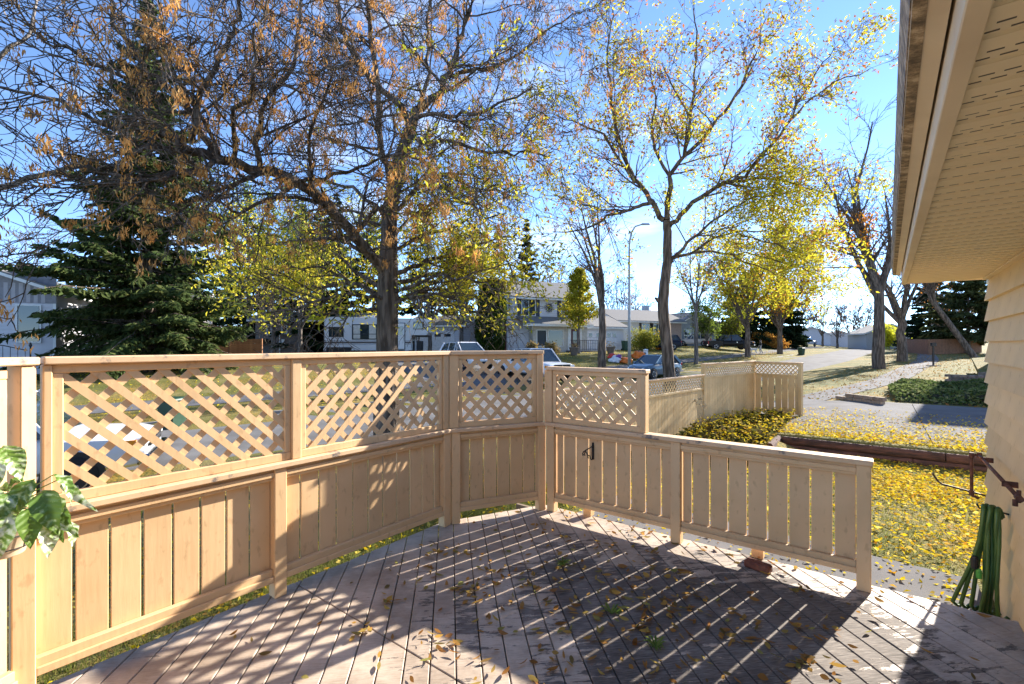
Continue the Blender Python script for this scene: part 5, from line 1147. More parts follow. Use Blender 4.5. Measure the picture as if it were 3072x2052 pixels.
# ---- the neighbour's house up the street on this side, hidden behind the tan house; added unseen and made tall so its shade reaches the ground cover and driveway
hn = thing('unseen_neighbour_house', 'unseen neighbouring house added for its shade beyond the driveway, hidden behind the tan lap siding', 'house', (5.7, 30.2, float(zg(5.7, 30.2))+.4), 0)
MB().box(0, 11, 0, 9, -1.2, 5.4).build('wall', PW, hn); gable_roof(hn, 0, 11, 0, 9, 5.4, 2.2, 'x', .5, wallmat=PW); window(hn, 2, 4, 1, 2.4, 0, 2)
# ================================================================== vehicles
TYRE = M('tyre_rubber', (.015, .015, .016), .85); RIM = M('alloy_rim', (.45, .45, .46), .35, None, 4, metallic=.8); CGL = MGLASS('car_glass', (.02, .03, .035), .03)
BLK = M('black_plastic', (.015, .015, .016), .55); CHR = M('chrome', (.7, .7, .72), .15, None, 4, metallic=1.0); HLT = M('headlamp_lens', (.75, .78, .80), .1, (.6, .63, .66), 20); TLT = M('tail_lamp', (.45, .02, .02), .2)
AMB = M('amber_lens', (.85, .30, .03), .25)
def paint(name, col, rough=.3): return M(name, col, rough, tuple(c*.93 for c in col), 2, coat=.35 if sum(col) > .1 else 0, spec=.4 if sum(col) > .1 else .2)
def loft(stations, zb, mat, name, parent, smooth=True):
    """stations: (x, top z, half width, bottom z or None)"""
    mb = MB(); rows = []
    for st_ in stations:
        x, zt, w = st_[:3]; b = st_[3] if len(st_) > 3 else zb; h = zt-b
        half = [(.80*w, b), (.96*w, b+.12*h), (w, b+.35*h), (w, b+.62*h), (.965*w, b+.88*h), (.88*w, zt-.012), (.6*w, zt), (0, zt+.012)]
        rows.append([(x, -y, z) for y, z in half]+[(x, y, z) for y, z in half[-2::-1]])
    n = len(rows[0]); base = 0
    for r in rows: mb.v += r
    for i in range(len(rows)-1):
        for k in range(n-1): a = i*n+k; mb.f.append((a, a+1, a+n+1, a+n))
        mb.f.append((i*n+n-1, i*n, (i+1)*n, (i+1)*n+n-1))
    mb.f.append(tuple(range(n-1, -1, -1))); mb.f.append(tuple((len(rows)-1)*n+k for k in range(n)))
    o = mb.build(name, mat, parent, smooth=smooth)
    try:
        o.data.set_sharp_from_angle(angle=math.radians(38))
    except Exception: pass
    return o
def wheel(parent, x, y, r, w=.2, side=1):
    t = MB(); t.lathe([(r*.62, -w/2), (r*.95, -w/2), (r, -w*.32), (r, w*.32), (r*.95, w/2), (r*.62, w/2)], 20, axis='y', cap=False); o = t.build('wheel', TYRE, parent, smooth=True, loc=(x, y, r))
    rm = MB(); yo = side*w*.40; rm.lathe([(.02, yo), (r*.14, yo), (r*.16, yo-side*.01), (.02, yo-side*.012)], 12, axis='y'); rm.lathe([(r*.64, -w*.3), (r*.64, yo+side*.01), (r*.57, yo+side*.012), (r*.55, yo-side*.03)], 20, axis='y', cap=False)
    for k in range(5):
        a = k*1.2566; rm.bar((r*.1*math.cos(a), yo-side*.01, r*.1*math.sin(a)), (r*.6*math.cos(a), yo-side*.006, r*.6*math.sin(a)), .022, r*.17, up=(0, 0, 1) if abs(math.sin(a)) < .7 else (1, 0, 0))
    rm.build('rim', RIM, o, smooth=False); MB().lathe([(.02, side*.01), (r*.6, side*.01), (r*.6, side*.02), (.02, side*.02)], 16, axis='y').build('brake_disc', BLK, o)
def vehicle(name, label, cat, loc, hd, col, kind, group=None, scale=1.0):
    """x forward; hd = heading from +Y, clockwise"""
    t = thing(name, label, cat, tuple(loc), math.pi/2-hd, group); P = paint('paint_'+name+str(len(bpy.data.materials)), col)
    if kind == 'hatch':
        W = .88; st_ = [(-2.08, .72, .66, .42), (-2.02, .90, .78, .30), (-1.75, .98, .86, .22), (-1.2, 1.00, .88, .20), (0, .97, .88, .19), (.75, .95, .88, .19), (1.1, .93, .87, .20), (1.6, .83, .84, .22), (1.95, .70, .74, .26), (2.07, .56, .60, .34)]
        gh = [(-1.85, .96), (-1.35, 1.44), (.15, 1.46), (1.05, .93)]; wr, wx = .315, (-1.28, 1.27); seam = (-.55, .32)
    elif kind == 'suv':
        W = .93; st_ = [(-2.28, .85, .74, .45), (-2.22, 1.02, .86, .34), (-1.7, 1.06, .92, .27), (0, 1.03, .93, .25), (.8, 1.02, .93, .25), (1.2, 1.01, .92, .27), (1.85, .93, .88, .28), (2.2, .78, .78, .32), (2.3, .62, .66, .42)]
        gh = [(-2.15, 1.04), (-1.75, 1.62), (.15, 1.68), (1.10, 1.0)]; wr, wx = .36, (-1.40, 1.40); seam = (-.95, -.05, .35)
    elif kind == 'pickup':
        W = 1.0; st_ = [(.15, 1.18, .99, .45), (.9, 1.18, 1.0, .45), (1.45, 1.16, 1.0, .45), (1.75, 1.14, .99, .45), (2.55, 1.10, .97, .45), (2.82, 1.02, .92, .48), (2.9, .86, .86, .52)]; st_ = [(-1.05, 1.18, .99, .45)]+st_
        gh = [(-.98, 1.17), (-.80, 1.86), (.85, 1.90), (1.55, 1.14)]; wr, wx = .40, (-1.95, 1.88); seam = (-.02, .0)
    body = loft(st_, .2, P, 'body', t)
    if kind == 'pickup':
        bed = MB(); bed.box(-2.92, -1.07, -.98, -.90, .5, 1.17); bed.box(-2.92, -1.07, .90, .98, .5, 1.17); bed.box(-2.92, -2.86, -.899, .899, .55, 1.16); bed.box(-1.13, -1.07, -.899, .899, .55, 1.16); bed.box(-2.859, -1.131, -.899, .899, .5, .62)
        bed.build('cargo_bed', P, t, bevel=.02)
    # greenhouse
    (xr, zr), (xrt, zrt), (xft, zft), (xf, zf) = gh; wb = W*.93; wt = W*.74
    g = MB(); lo = [(xr, -wb, zr), (xf, -wb, zf), (xf, wb, zf), (xr, wb, zr)]; hi = [(xrt, -wt, zrt), (xft, -wt, zft), (xft, wt, zft), (xrt, wt, zrt)]; g.hexa(lo, hi); g.build('windows', CGL, t)
    r = MB(); r.hexa([(xrt-.05, -wt-.02, zrt-.03), (xft+.06, -wt-.02, zft-.03), (xft+.06, wt+.02, zft-.03), (xrt-.05, wt+.02, zrt-.03)], [(xrt+.02, -wt+.06, zrt+.035), (xft-.04, -wt+.06, zft+.035), (xft-.04, wt-.06, zft+.035), (xrt+.02, wt-.06, zrt+.035)]); r.build('roof', P, t, bevel=.02)
    for s_ in (-1, 1):
        def pil(*a, **k): MB().bar(*a, **k).build('pillar', P, t)
        pil((xf+.01, s_*(wb+.004), zf-.02), (xft+.03, s_*(wt+.006), zft), .07, .05, up=(0, s_, 0)); pil((xr, s_*(wb+.004), zr-.02), (xrt, s_*(wt+.006), zrt), .16 if kind != 'pickup' else .09, .05, up=(0, s_, 0))
        for q in seam:
            f_ = (q-xr)/(xf-xr); xq = xrt+(xft-xrt)*min(1, max(0, f_)); pil((q, s_*(wb+.006), zr-.02), (max(xrt+.05, min(xft-.05, q)), s_*(wt+.008), zrt), .075, .03, up=(0, s_, 0))
        MB().hexa([(xf-.38, s_*(W+.02), zf-.02), (xf-.24, s_*(W+.02), zf-.02), (xf-.24, s_*(W+.20), zf-.0), (xf-.34, s_*(W+.20), zf-.0)], [(xf-.38, s_*(W+.02), zf+.10), (xf-.26, s_*(W+.02), zf+.10), (xf-.27, s_*(W+.20), zf+.12), (xf-.34, s_*(W+.20), zf+.12)]).build('mirror', P if kind != 'pickup' else BLK, t, bevel=.01)
        for x in wx:
            MB().lathe([(.02, s_*(W-.06)), (wr*1.16, s_*(W-.06)), (wr*1.16, s_*(W+.008)), (.02, s_*(W+.008))], 24, (x, wr*1.03), axis='y').build('wheel_arch', BLK, t); wheel(t, x, s_*(W-.075), wr, .2, s_)
        xe = st_[-1][0]; ze = st_[-2][1]
        if kind == 'pickup':
            MB().box(2.76, 2.93, s_*.56, s_*.86, .86, 1.02).build('headlight', HLT, t, bevel=.02); MB().box(2.60, 2.79, s_*.88, s_*.965, .86, 1.0).build('turn_signal', AMB, t); MB().box(-2.94, -2.85, s_*.86, s_*.985, .75, 1.1).build('tail_light', TLT, t)
            MB().bar((.55, s_*1.003, .95), (.75, s_*1.003, .95), .02, .04).build('door_handle', CHR, t)
        else:
            MB().hexa([(xe-.42, s_*W*.86, ze-.10), (xe-.06, s_*W*.60, ze-.14), (xe-.05, s_*W*.56, ze-.02), (xe-.38, s_*W*.74, ze+.05)], [(xe-.40, s_*W*.93, ze-.08), (xe-.03, s_*W*.70, ze-.12), (xe-.04, s_*W*.62, ze-.0), (xe-.42, s_*W*.90, ze+.06)]).build('headlight', HLT, t)
            xr0 = st_[0][0]; MB().box(xr0-.01, xr0+.14, s_*W*.62, s_*W*.90, .78, .98).build('tail_light', TLT, t, bevel=.02)
            MB().bar((-.1, s_*(W+.004), .80), (.1, s_*(W+.004), .80), .02, .03).build('door_handle', P, t)
    xe = st_[-1][0]
    if kind == 'pickup':
        gr = MB().box(2.86, 2.955, -.54, .54, .80, 1.04).build('grille', BLK, t, bevel=.01); MB().box(2.95, 2.975, -.56, .56, .90, .935).box(2.95, 2.97, -.03, .03, .79, 1.05).box(2.95, 2.97, -.56, .56, 1.03, 1.06).build('grille_bar', CHR, gr)
        MB().box(2.80, 3.02, -.96, .96, .50, .72).build('front_bumper', CHR, t, bevel=.03); MB().box(-3.06, -2.93, -.95, .95, .50, .68).build('rear_bumper', CHR, t, bevel=.03)
    else:
        MB().box(xe-.10, xe+.02, -W*.45, W*.45, .36, .52).build('grille', BLK, t, bevel=.01); MB().box(xe-.02, xe+.035, -.26, .26, .50, .60).build('licence_plate', WHT, t)
        MB().lathe([(.005, xe+.012), (.055, xe+.012), (.055, xe+.028), (.005, xe+.028)], 14, (0, .665), axis='x').build('badge', CHR, t)
        MB().box(st_[0][0]-.03, st_[0][0]+.1, -W*.75, W*.75, .40, .56).build('rear_bumper', P, t, bevel=.02); MB().box(st_[0][0]-.04, st_[0][0]-.031, -.26, .26, .56, .68).build('licence_plate', WHT, t)
    if scale != 1.0: t.scale = (scale,)*3
    return t
def on_street(u, s_): return at(u, s_)
def gpos(x, y): return (x, y, float(zs(y))+.03) if -RW < x-xnc(y) < 0 else (x, y, float(zg(x, y))+.01)
# pickup parked along the near kerb, seen through the lattice
p = on_street(430, -.3); hd = head(p[1])+.12; x = p[0]-2.9*math.sin(hd)-.95*math.cos(hd); y = p[1]-2.9*math.cos(hd)+.95*math.sin(hd)
vehicle('pickup_truck', 'silver-white pickup parked at the kerb behind the lattice railing', 'pickup', gpos(x, y), hd, (.62, .64, .68), 'pickup')
# blue-grey hatchback at the far kerb, facing the viewer
p = on_street(1962, -RW+1.25); vehicle('hatchback_car', 'blue-grey hatchback parked at the far kerb behind the leaning ash trunk', 'car', gpos(p[0], p[1]), head(p[1])+math.pi+.05, (.055, .105, .145), 'hatch')
# driveway across the street
drape('far_driveway', [(-14.6, 16.5), (-13.2, 22.5), (-26, 27), (-28, 20)], CONC, .02, .8)
q = atd(1597, 28.5); hdp = head(q[1])+math.pi/2+.12; vehicle('pickup_truck', 'white crew cab pickup nose out on the driveway across the street', 'pickup', gpos(q[0], q[1]), hdp, (.62, .64, .67), 'pickup')
q = atd(1398, 31); vehicle('suv', 'white sport utility car beside the white pickup on the driveway', 'car', gpos(q[0], q[1]), hdp-.05, (.66, .67, .70), 'suv')
q = atd(1978, 53); vehicle('suv', 'dark navy sport utility car in front of the yellow shrub', 'car', gpos(q[0], q[1]), -math.pi/2-TH+math.radians(12), (.012, .016, .030), 'suv')
q = atd(2187, 62); vehicle('pickup_truck', 'black pickup standing side-on under the green shrub trees', 'pickup', gpos(q[0], q[1]), math.pi/2-TH+math.radians(5), (.008, .009, .010), 'pickup')
q = atd(2082, 67); vehicle('suv', 'small pale car tail partly hidden by the green shrub tree', 'car', gpos(q[0], q[1]), -math.pi/2-TH+.5, (.55, .50, .45), 'suv')
q = atd(2416, 92); vehicle('pickup_truck', 'grey pickup far up the street beside the green bin', 'pickup', gpos(q[0], q[1]), math.pi+.25, (.40, .44, .50), 'pickup')
# ---- camper trailer (fifth wheel)
def trailer():
    b = atd(1128, 41.0); t = thing('camper_trailer', 'white corrugated fifth-wheel camper trailer with brown stripes under the ash', 'trailer', (b[0], b[1], b[2]), TH); CW = M('trailer_white', (.66, .65, .63), .5, (.60, .59, .57), 2, .0)
    m, nt, out = nodes_of('corrugated_trailer_side'); N = nt.nodes.new; L = nt.links.new; pb = N('ShaderNodeBsdfPrincipled'); pb.inputs['Base Color'].default_value = (.68, .67, .65, 1); pb.inputs['Roughness'].default_value = .45; L(pb.outputs[0], out.inputs[0])
    tcn = N('ShaderNodeTexCoord'); w = N('ShaderNodeTexWave'); w.bands_direction = 'Z'; w.inputs['Scale'].default_value = 4.2; w.inputs['Distortion'].default_value = 0; L(tcn.outputs['Object'], w.inputs[0]); bp = N('ShaderNodeBump'); bp.inputs['Strength'].default_value = .9; bp.inputs['Distance'].default_value = .03; L(w.outputs[0], bp.inputs['Height']); L(bp.outputs[0], pb.inputs['Normal'])
    body = MB(); prof = [(-3.45, .55), (2.35, .55), (2.35, 1.75), (3.35, 1.75), (3.50, 1.95), (3.50, 2.75), (3.30, 3.05), (-1.0, 3.12), (-1.6, 3.18), (-3.25, 3.18), (-3.45, 2.9)]
    body.hexa([(x, 0, z) for x, z in prof], [(x, 2.4, z) for x, z in prof]); body.build('body', m, t)
    STR = M('brown_stripe', (.05, .035, .03), .5)
    for z, h in ((1.10, .10), (1.26, .045)): MB().box(-3.45, 2.35, -.008, -.002, z, z+h).build('stripe', STR, t)
    GRY = M('grey_stripe', (.35, .35, .36), .5); MB().box(-3.45, 2.35, -.007, -.002, .98, 1.03).build('stripe', GRY, t)
    for x0, x1, z0, z1 in ((-3.1, -2.2, 1.65, 2.35), (-1.55, .05, 1.45, 2.55), (.65, 1.0, 1.8, 2.2), (2.55, 3.15, 2.25, 2.75)):
        f = MB().box(x0-.05, x1+.05, -.03, -.002, z0-.05, z1+.05).build('window', BLK, t, bevel=.02); MB().box(x0, x1, -.04, -.031, z0, z1).build('pane', CGL, f)
        if x1-x0 > 1: [MB().box(a_, a_+.45, -.0415, -.0405, z0+.02, z1-.02).build('curtain', M('curtain_cream', (.55, .52, .45), .8), f) for a_ in (x0+.05, x1-.5)]; MB().box(x0, x1, -.043, -.042, z0+.35, z0+.40).build('mullion', BLK, f)
    d = MB().box(1.25, 1.95, -.03, -.002, .60, 2.72).build('door_frame', BLK, t); dd = MB().box(1.30, 1.90, -.045, -.031, .65, 2.67).build('door', CW, d); MB().box(1.42, 1.78, -.055, -.046, 1.75, 2.45).build('door_pane', CGL, dd)
    MB().box(-3.50, -3.40, -.02, 2.42, .5, .7).build('rear_bumper', GRY, t); MB().box(2.36, 3.40, .2, 2.2, 1.62, 1.745).build('nose_floor', BLK, t)
    for x in (-2.9, -2.05): wheel(t, x, .12, .36, .2, -1); MB().box(x-.42, x+.42, -.006, -.002, .30, .80).build('wheel_arch', BLK, t)
    MB().box(2.5, 2.6, .5, .6, 0, 1.62).box(2.5, 2.6, 1.8, 1.9, 0, 1.62).build('landing_leg', GRY, t); MB().box(2.1, 2.9, .6, 1.6, .3, 1.3).build('propane_cover', BLK, t)
    MB().box(-1, -.4, .8, 1.4, 3.13, 3.32).build('roof_vent', CW, t); t.scale = (1.30, 1.1, 1.10)
trailer()
# ================================================================== things on the deck and the wall
# ---- potted plant in a wire ring
def mat_varieg():
    m, nt, out = nodes_of('variegated_leaf'); N = nt.nodes.new; L = nt.links.new
    t = N('ShaderNodeTexCoord'); sp = N('ShaderNodeSeparateXYZ'); L(t.outputs['Object'], sp.inputs[0])
    def op(o, a, b=None, c=None):
        n = N('ShaderNodeMath'); n.operation = o
        for i, q in enumerate((a, b, c)):
            if q is None: continue
            if isinstance(q, (int, float)): n.inputs[i].default_value = q
            else: L(q, n.inputs[i])
        return n.outputs[0]
    ay = op('ABSOLUTE', sp.outputs[1]); vein = op('SINE', op('MULTIPLY', op('SUBTRACT', sp.outputs[0], op('MULTIPLY', ay, .9)), 210.0))
    n = N('ShaderNodeTexNoise'); n.inputs['Scale'].default_value = 38; n.inputs['Detail'].default_value = 5; L(t.outputs['Object'], n.inputs[0])
    edge = op('MULTIPLY', ay, 9.0); v = op('ADD', op('ADD', op('MULTIPLY', vein, .07), op('MULTIPLY', n.outputs[0], 1.1)), op('MULTIPLY', edge, .15))
    oi = N('ShaderNodeObjectInfo'); v = op('ADD', v, op('MULTIPLY', op('SUBTRACT', oi.outputs['Random'], .5), .30))
    r = N('ShaderNodeValToRGB'); r.color_ramp.elements.new(.5)
    for e, (p, c) in zip(r.color_ramp.elements, [(.34, (.62, .70, .54)), (.48, (.36, .48, .20)), (.60, (.12, .21, .03))]): e.position = p; e.color = (*c, 1)
    L(v, r.inputs[0]); pb = N('ShaderNodeBsdfPrincipled'); pb.inputs['Roughness'].default_value = .38; L(r.outputs[0], pb.inputs['Base Color']); tr = N('ShaderNodeBsdfTranslucent'); L(r.outputs[0], tr.inputs[0]); ms = N('ShaderNodeMixShader'); ms.inputs[0].default_value = .35; L(pb.outputs[0], ms.inputs[1]); L(tr.outputs[0], ms.inputs[2]); L(ms.outputs[0], out.inputs[0])
    bp = N('ShaderNodeBump'); bp.inputs['Strength'].default_value = .4; bp.inputs['Distance'].default_value = .004; L(vein, bp.inputs['Height']); L(bp.outputs[0], pb.inputs['Normal']); return m
VAR = mat_varieg(); STEM = M('plant_stem', (.20, .26, .06), .6)
pc = atZ(8, 1580, 2.1); pot = thing('potted_plant', 'potted plant with silvery variegated leaves held in a wire ring at the railing corner', 'plant', tuple(pc))
POTM = M('tan_plastic_pot', (.62, .48, .32), .5, (.56, .42, .27), 4); WIR = M('dark_wire', (.02, .018, .016), .5)
MB().lathe([(.068, -.125), (.072, -.12), (.095, -.012), (.104, -.010), (.104, .012), (.092, .012), (.088, -.02), (.02, -.03)], 28, cap=True).build('pot', POTM, pot, smooth=True)
rg = MB()
for z, r in ((-.03, .108), (-.085, .098)): rg.tube([(r*math.cos(k*.2618), r*math.sin(k*.2618), z) for k in range(25)], .003, 5, cap=False)
for k in range(4): a = k*1.571+.6; rg.tube([(.109*math.cos(a), .109*math.sin(a), -.028), (.099*math.cos(a), .099*math.sin(a), -.087)], .003, 5)
d_ = np.array([-3.37, .25])-pc[:2]; dn = d_/np.linalg.norm(d_); Lr = np.linalg.norm(d_); rg.tube([(dn[0]*.105, dn[1]*.105, -.03), (dn[0]*Lr, dn[1]*Lr, -.03), (dn[0]*Lr, dn[1]*Lr, -.14)], .004, 6); rg.build('wire_ring', WIR, pot)
MB().lathe([(.005, -.022), (.086, -.022), (.086, -.012), (.005, -.010)], 20).build('soil', M('potting_soil', (.03, .022, .015), .95), pot)
def big_leaf(base, tip, width, arch, roll, par):
    base = np.array(base); tip = np.array(tip); L_ = np.linalg.norm(tip-base); X = (tip-base)/L_; view = np.array([0, 0, CAMH])-(base+tip)/2; view = view/np.linalg.norm(view)+np.array([0, 0, .35]); Zv = view-X*np.dot(view, X); Zv /= np.linalg.norm(Zv); Yv = np.cross(Zv, X)
    Yr = Yv*math.cos(roll)+Zv*math.sin(roll); Zr = np.cross(X, Yr); nx, nyv = 9, 4; V = []; F = []
    for i in range(nx+1):
        s_ = i/nx; w = width/2*max(.012, (math.sin(math.pi*min(1, s_**.72))**.85)*(1-.15*s_)); bend = arch*4*s_*(1-s_)
        for j in range(nyv+1):
            q = (j/nyv-.5)*2; wave = .006*math.sin(s_*17+q*2); V.append((s_*L_, q*w, bend+.16*abs(q)*w*2-.04*L_*s_*s_+wave))
    for i in range(nx):
        for j in range(nyv): a = i*(nyv+1)+j; F.append((a, a+1, a+nyv+2, a+nyv+1))
    mb = MB(); mb.v = V; mb.f = F; o = mb.build('leaf', VAR, par, smooth=True)
    Mx = Matrix((( X[0], Yr[0], Zr[0], base[0]-par.location.x), (X[1], Yr[1], Zr[1], base[1]-par.location.y), (X[2], Yr[2], Zr[2], base[2]-par.location.z), (0, 0, 0, 1))); o.matrix_local = Mx
    return o
zk = lambda x, y, Z: atZ(x*.4353, 1330+y*.4353, Z)
LV = [((200, 440), (208, 728), .085, .02, 0, 1.93), ((300, 325), (395, 625), .105, .03, .25, 1.96), ((370, 215), (495, 412), .055, .03, -.5, 2.06), ((440, 232), (662, 468), .05, .035, .5, 2.10), ((240, 245), (80, 520), .085, .03, .3, 2.0), ((20, 20), (150, 262), .10, .02, -.2, 2.12),
      ((70, 335), (-30, 560), .085, .03, 0, 1.95), ((70, 480), (-10, 800), .095, .03, .2, 1.92), ((300, 500), (332, 792), .085, .02, -.3, 1.99), ((420, 370), (532, 650), .06, .03, .6, 2.05), ((470, 540), (500, 712), .05, .015, -.4, 2.08), ((430, 520), (430, 684), .04, .01, .5, 2.06), ((330, 380), (470, 610), .06, .03, .9, 2.04),
      ((160, 250), (60, 300), .05, .01, .6, 2.15), ((230, 380), (330, 440), .05, .02, -.6, 2.1), ((120, 420), (40, 440), .06, .02, .3, 2.06), ((260, 460), (380, 600), .07, .03, -.2, 2.02), ((-40, 100), (-90, 400), .09, .03, 0, 2.0), ((-30, 300), (-120, 620), .09, .03, 0, 1.95), ((180, 260), (258, 420), .06, .02, .8, 2.1), ((90, 300), (140, 500), .07, .02, -.7, 2.08), ((10, 310), (90, 330), .05, .02, .2, 2.16)]
sm_ = MB()
for a, b, w, ar, ro, Z in LV:
    bw = zk(*a, Z+.02); tw_ = zk(*b, Z-.03); big_leaf(bw, tw_, w*1.0, ar, ro, pot); c0 = pc+np.array([RNG.normal(0, .02), RNG.normal(0, .02), -.01]); mid = (c0+bw)/2+np.array([0, 0, .05]); sm_.tube([tuple(c0-pc), tuple(mid-pc), tuple(bw-pc)], [.0035, .003, .0022], 5)
sm_.build('stems', STEM, pot)
# ---- scrolled iron bracket on the railing
br = thing('plant_bracket', 'black scrolled iron plant bracket screwed to the railing boards', 'bracket', (-2.33, 4.405, .64))
MB().box(-.012, .012, -.010, -.0005, -.01, .165).build('back_plate', IRON, br, bevel=.002)
b_ = MB(); b_.tube([(0, -.006, .13), (0, -.10, .118), (0, -.205, .105), (0, -.222, .09), (0, -.215, .07), (0, -.205, .08)], .006, 6)
b_.tube([(0, -.008, .01), (0, -.03, -.008), (0, -.06, .008), (0, -.072, .04), (0, -.10, .05), (0, -.115, .03), (0, -.10, .02), (0, -.13, .075), (0, -.16, .10), (0, -.185, .085), (0, -.175, .06)], .0055, 6); b_.build('arm', IRON, br, smooth=True)
# ---- brick under the rail
bk = thing('brick', 'reddish brick wedged under the bottom rail', 'brick', (-.76, 4.25, .001), math.radians(-14)); bm_ = MB().hexa([(-.10, -.045, 0), (.10, -.045, 0), (.10, .045, 0), (-.10, .045, 0)], [(-.095, -.042, .062), (.10, -.045, .060), (.096, .043, .064), (-.10, .045, .060)]); bm_.build('block', M('worn_red_brick', (.24, .085, .045), .9, (.13, .04, .025), 14, .7, 50), bk, bevel=.012)
# ---- coiled hose on the wall
GRH_ = M('green_garden_hose', (.065, .14, .035), .4, (.045, .10, .025), 7, .1, 60); hz = thing('garden_hose', 'green garden hose hung in long loops on the house wall', 'hose', (.72, 5.32, .50)); rngh = np.random.default_rng(4)
tops = [(-.045+.0125*k, -.04+.02*(k % 3)) for k in range(8)]
for k, (tx, ty) in enumerate(tops):
    bx_ = -.20+.052*k+rngh.normal(0, .008) if k < 4 else -.06+.036*(k-4); by = rngh.normal(0, .03); z0 = .03+rngh.uniform(-.01, .01); mb = MB(); a = .5+rngh.uniform(-.1, .1)
    pts = [(tx+.03, ty+.05, z0-.08), (tx+.01, ty+.02, z0-.015), (tx, ty, z0), (tx-.004, ty-.02, z0-.03)]
    for f_ in (.15, .32, .5, .7, .88, 1.0): pts.append((tx-.01+(bx_-tx)*(f_**1.6)+.01*math.sin(f_*5+k), ty-.02+(by-ty)*f_, z0-.03-.80*f_))
    pts += [(bx_+.02, by+.03, z0-.88), (bx_+.05, by+.05, z0-.85)]
    mb.tube(pts, .0145, 8).build('loop', GRH_, hz, smooth=True)
MB().tube([(.11, .03, -.02), (.0, .03, -.005), (-.06, .03, -.005), (-.075, .03, .03)], .008, 6).build('hook', IRON, hz)
MB().lathe([(.012, -.05), (.022, -.045), (.024, .03), (.018, .05), (.012, .052)], 12, (-.10, -.07)).build('connector', BLK, hz).location = (0, 0, -.42)
MB().lathe([(.010, -.04), (.017, -.035), (.019, .02), (.010, .04)], 10, (-.075, -.075)).build('nozzle', M('bright_green_plastic', (.08, .35, .06), .4), hz).location = (0, 0, -.50)
# ---- rusty pipe along the wall
RST = M('rusty_iron_pipe', (.15, .060, .036), .85, (.07, .03, .02), 25, .5, 60); pp_ = thing('rusty_pipe', 'rusty iron pipe with a valve fixed along the siding', 'pipe', (.735, 4.5, .82))
MB().tube([(0, 0, 0), (0, 1.44, 0)], .0135, 10).build('pipe', RST, pp_, smooth=True); MB().tube([(0, 1.46, 0), (-.045, 1.46, 0), (-.05, 1.46, -.02), (-.05, 1.46, -.34), (-.045, 1.46, -.37), (.0, 1.45, -.385)], .0125, 10).build('drop_pipe', RST, pp_, smooth=True)
for p_ in ((-.05, 1.46, -.005), (-.05, 1.46, -.345), (0, 1.455, 0)): MB().tube([(p_[0], p_[1], p_[2]-.024), (p_[0], p_[1], p_[2]+.024)], .0185, 10).build('coupling', RST, pp_)
MB().tube([(0, -.005, 0), (0, -.075, 0)], .020, 10).build('valve', RST, pp_); MB().tube([(0, -.04, -.03), (0, -.04, .05)], .012, 8).build('valve_stem', RST, pp_); MB().tube([(-.02, -.06, -.01), (-.02, -.06, -.05)], .014, 8).build('spout', RST, pp_)
for y_ in (.35, 1.25): MB().box(-.02, .063, y_, y_+.02, -.02, .02).build('clamp', RST, pp_)
rd = thing('bent_rod', 'dark bent metal rod sticking out from the wall corner', 'rod', (.80, 6.15, .42)); MB().tube([(.0, 0, 0), (-.10, .0, .02), (-.30, 0, .055), (-.33, 0, .08), (-.37, 0, .15)], .009, 7).build('rod', M('dark_iron', (.06, .04, .03), .7), rd)
# ================================================================== street furniture and small things
GLV = M('galvanised_pole', (.38, .40, .41), .5, (.32, .34, .35), 3, metallic=.3); lp = thing('street_lamp', 'tall tapered grey street lamp with a curved top on the far verge', 'street lamp', tuple(at(1888, -RW-.9)), TH)
MB().tube([(0, 0, -.1), (0, 0, 4), (0, 0, 8.6), (.03, 0, 9.3), (.16, 0, 9.9), (.42, 0, 10.3), (.9, 0, 10.45)], [.12, .10, .075, .07, .062, .055, .05], 10).build('pole', GLV, lp, smooth=True)
MB().lathe([(.20, 0), (.20, .5), (.13, .55)], 10).build('base', GLV, lp); MB().hexa([(.85, -.11, 10.40), (1.45, -.09, 10.42), (1.45, .09, 10.42), (.85, .11, 10.40)], [(.85, -.09, 10.52), (1.4, -.06, 10.52), (1.4, .06, 10.52), (.85, .09, 10.52)]).build('lamp_head', GLV, lp, bevel=.02)
BIN = M('green_bin_plastic', (.018, .060, .032), .5, (.012, .045, .025), 4); 
def wheelie(label, loc, rz):
    t = thing('wheeled_bin', label, 'bin', tuple(loc), rz, None); MB().hexa([(-.24, -.27, .05), (.24, -.27, .05), (.24, .25, .05), (-.24, .25, .05)], [(-.29, -.34, .98), (.29, -.34, .98), (.29, .34, .98), (-.29, .34, .98)]).build('bin_body', BIN, t, bevel=.03)
    MB().hexa([(-.31, -.37, .985), (.31, -.37, .985), (.31, .37, .985), (-.31, .37, .985)], [(-.27, -.30, 1.06), (.27, -.30, 1.06), (.27, .36, 1.08), (-.27, .36, 1.08)]).build('lid', BIN, t, bevel=.02)
    for s_ in (-1, 1): MB().lathe([(.02, s_*.25), (.11, s_*.25), (.11, s_*.31), (.02, s_*.31)], 14, (.28, .11), axis='x').build('wheel', TYRE, t)
    MB().bar((-.24, .42, .95), (.24, .42, .95), .03, .03).bar((-.22, .34, .93), (-.22, .42, .95), .03, .03).bar((.22, .34, .93), (.22, .42, .95), .03, .03).build('handle', BLK, t)
wheelie('dark green wheeled bin standing beyond the pickup behind the lattice', atd(518, 15.5), math.radians(30)); wheelie('green wheeled bin on the kerb far up the street', atd(2404, 61), math.radians(60)); wheelie('green wheeled bin beside the far garage door', atd(1876, 50), math.radians(60))
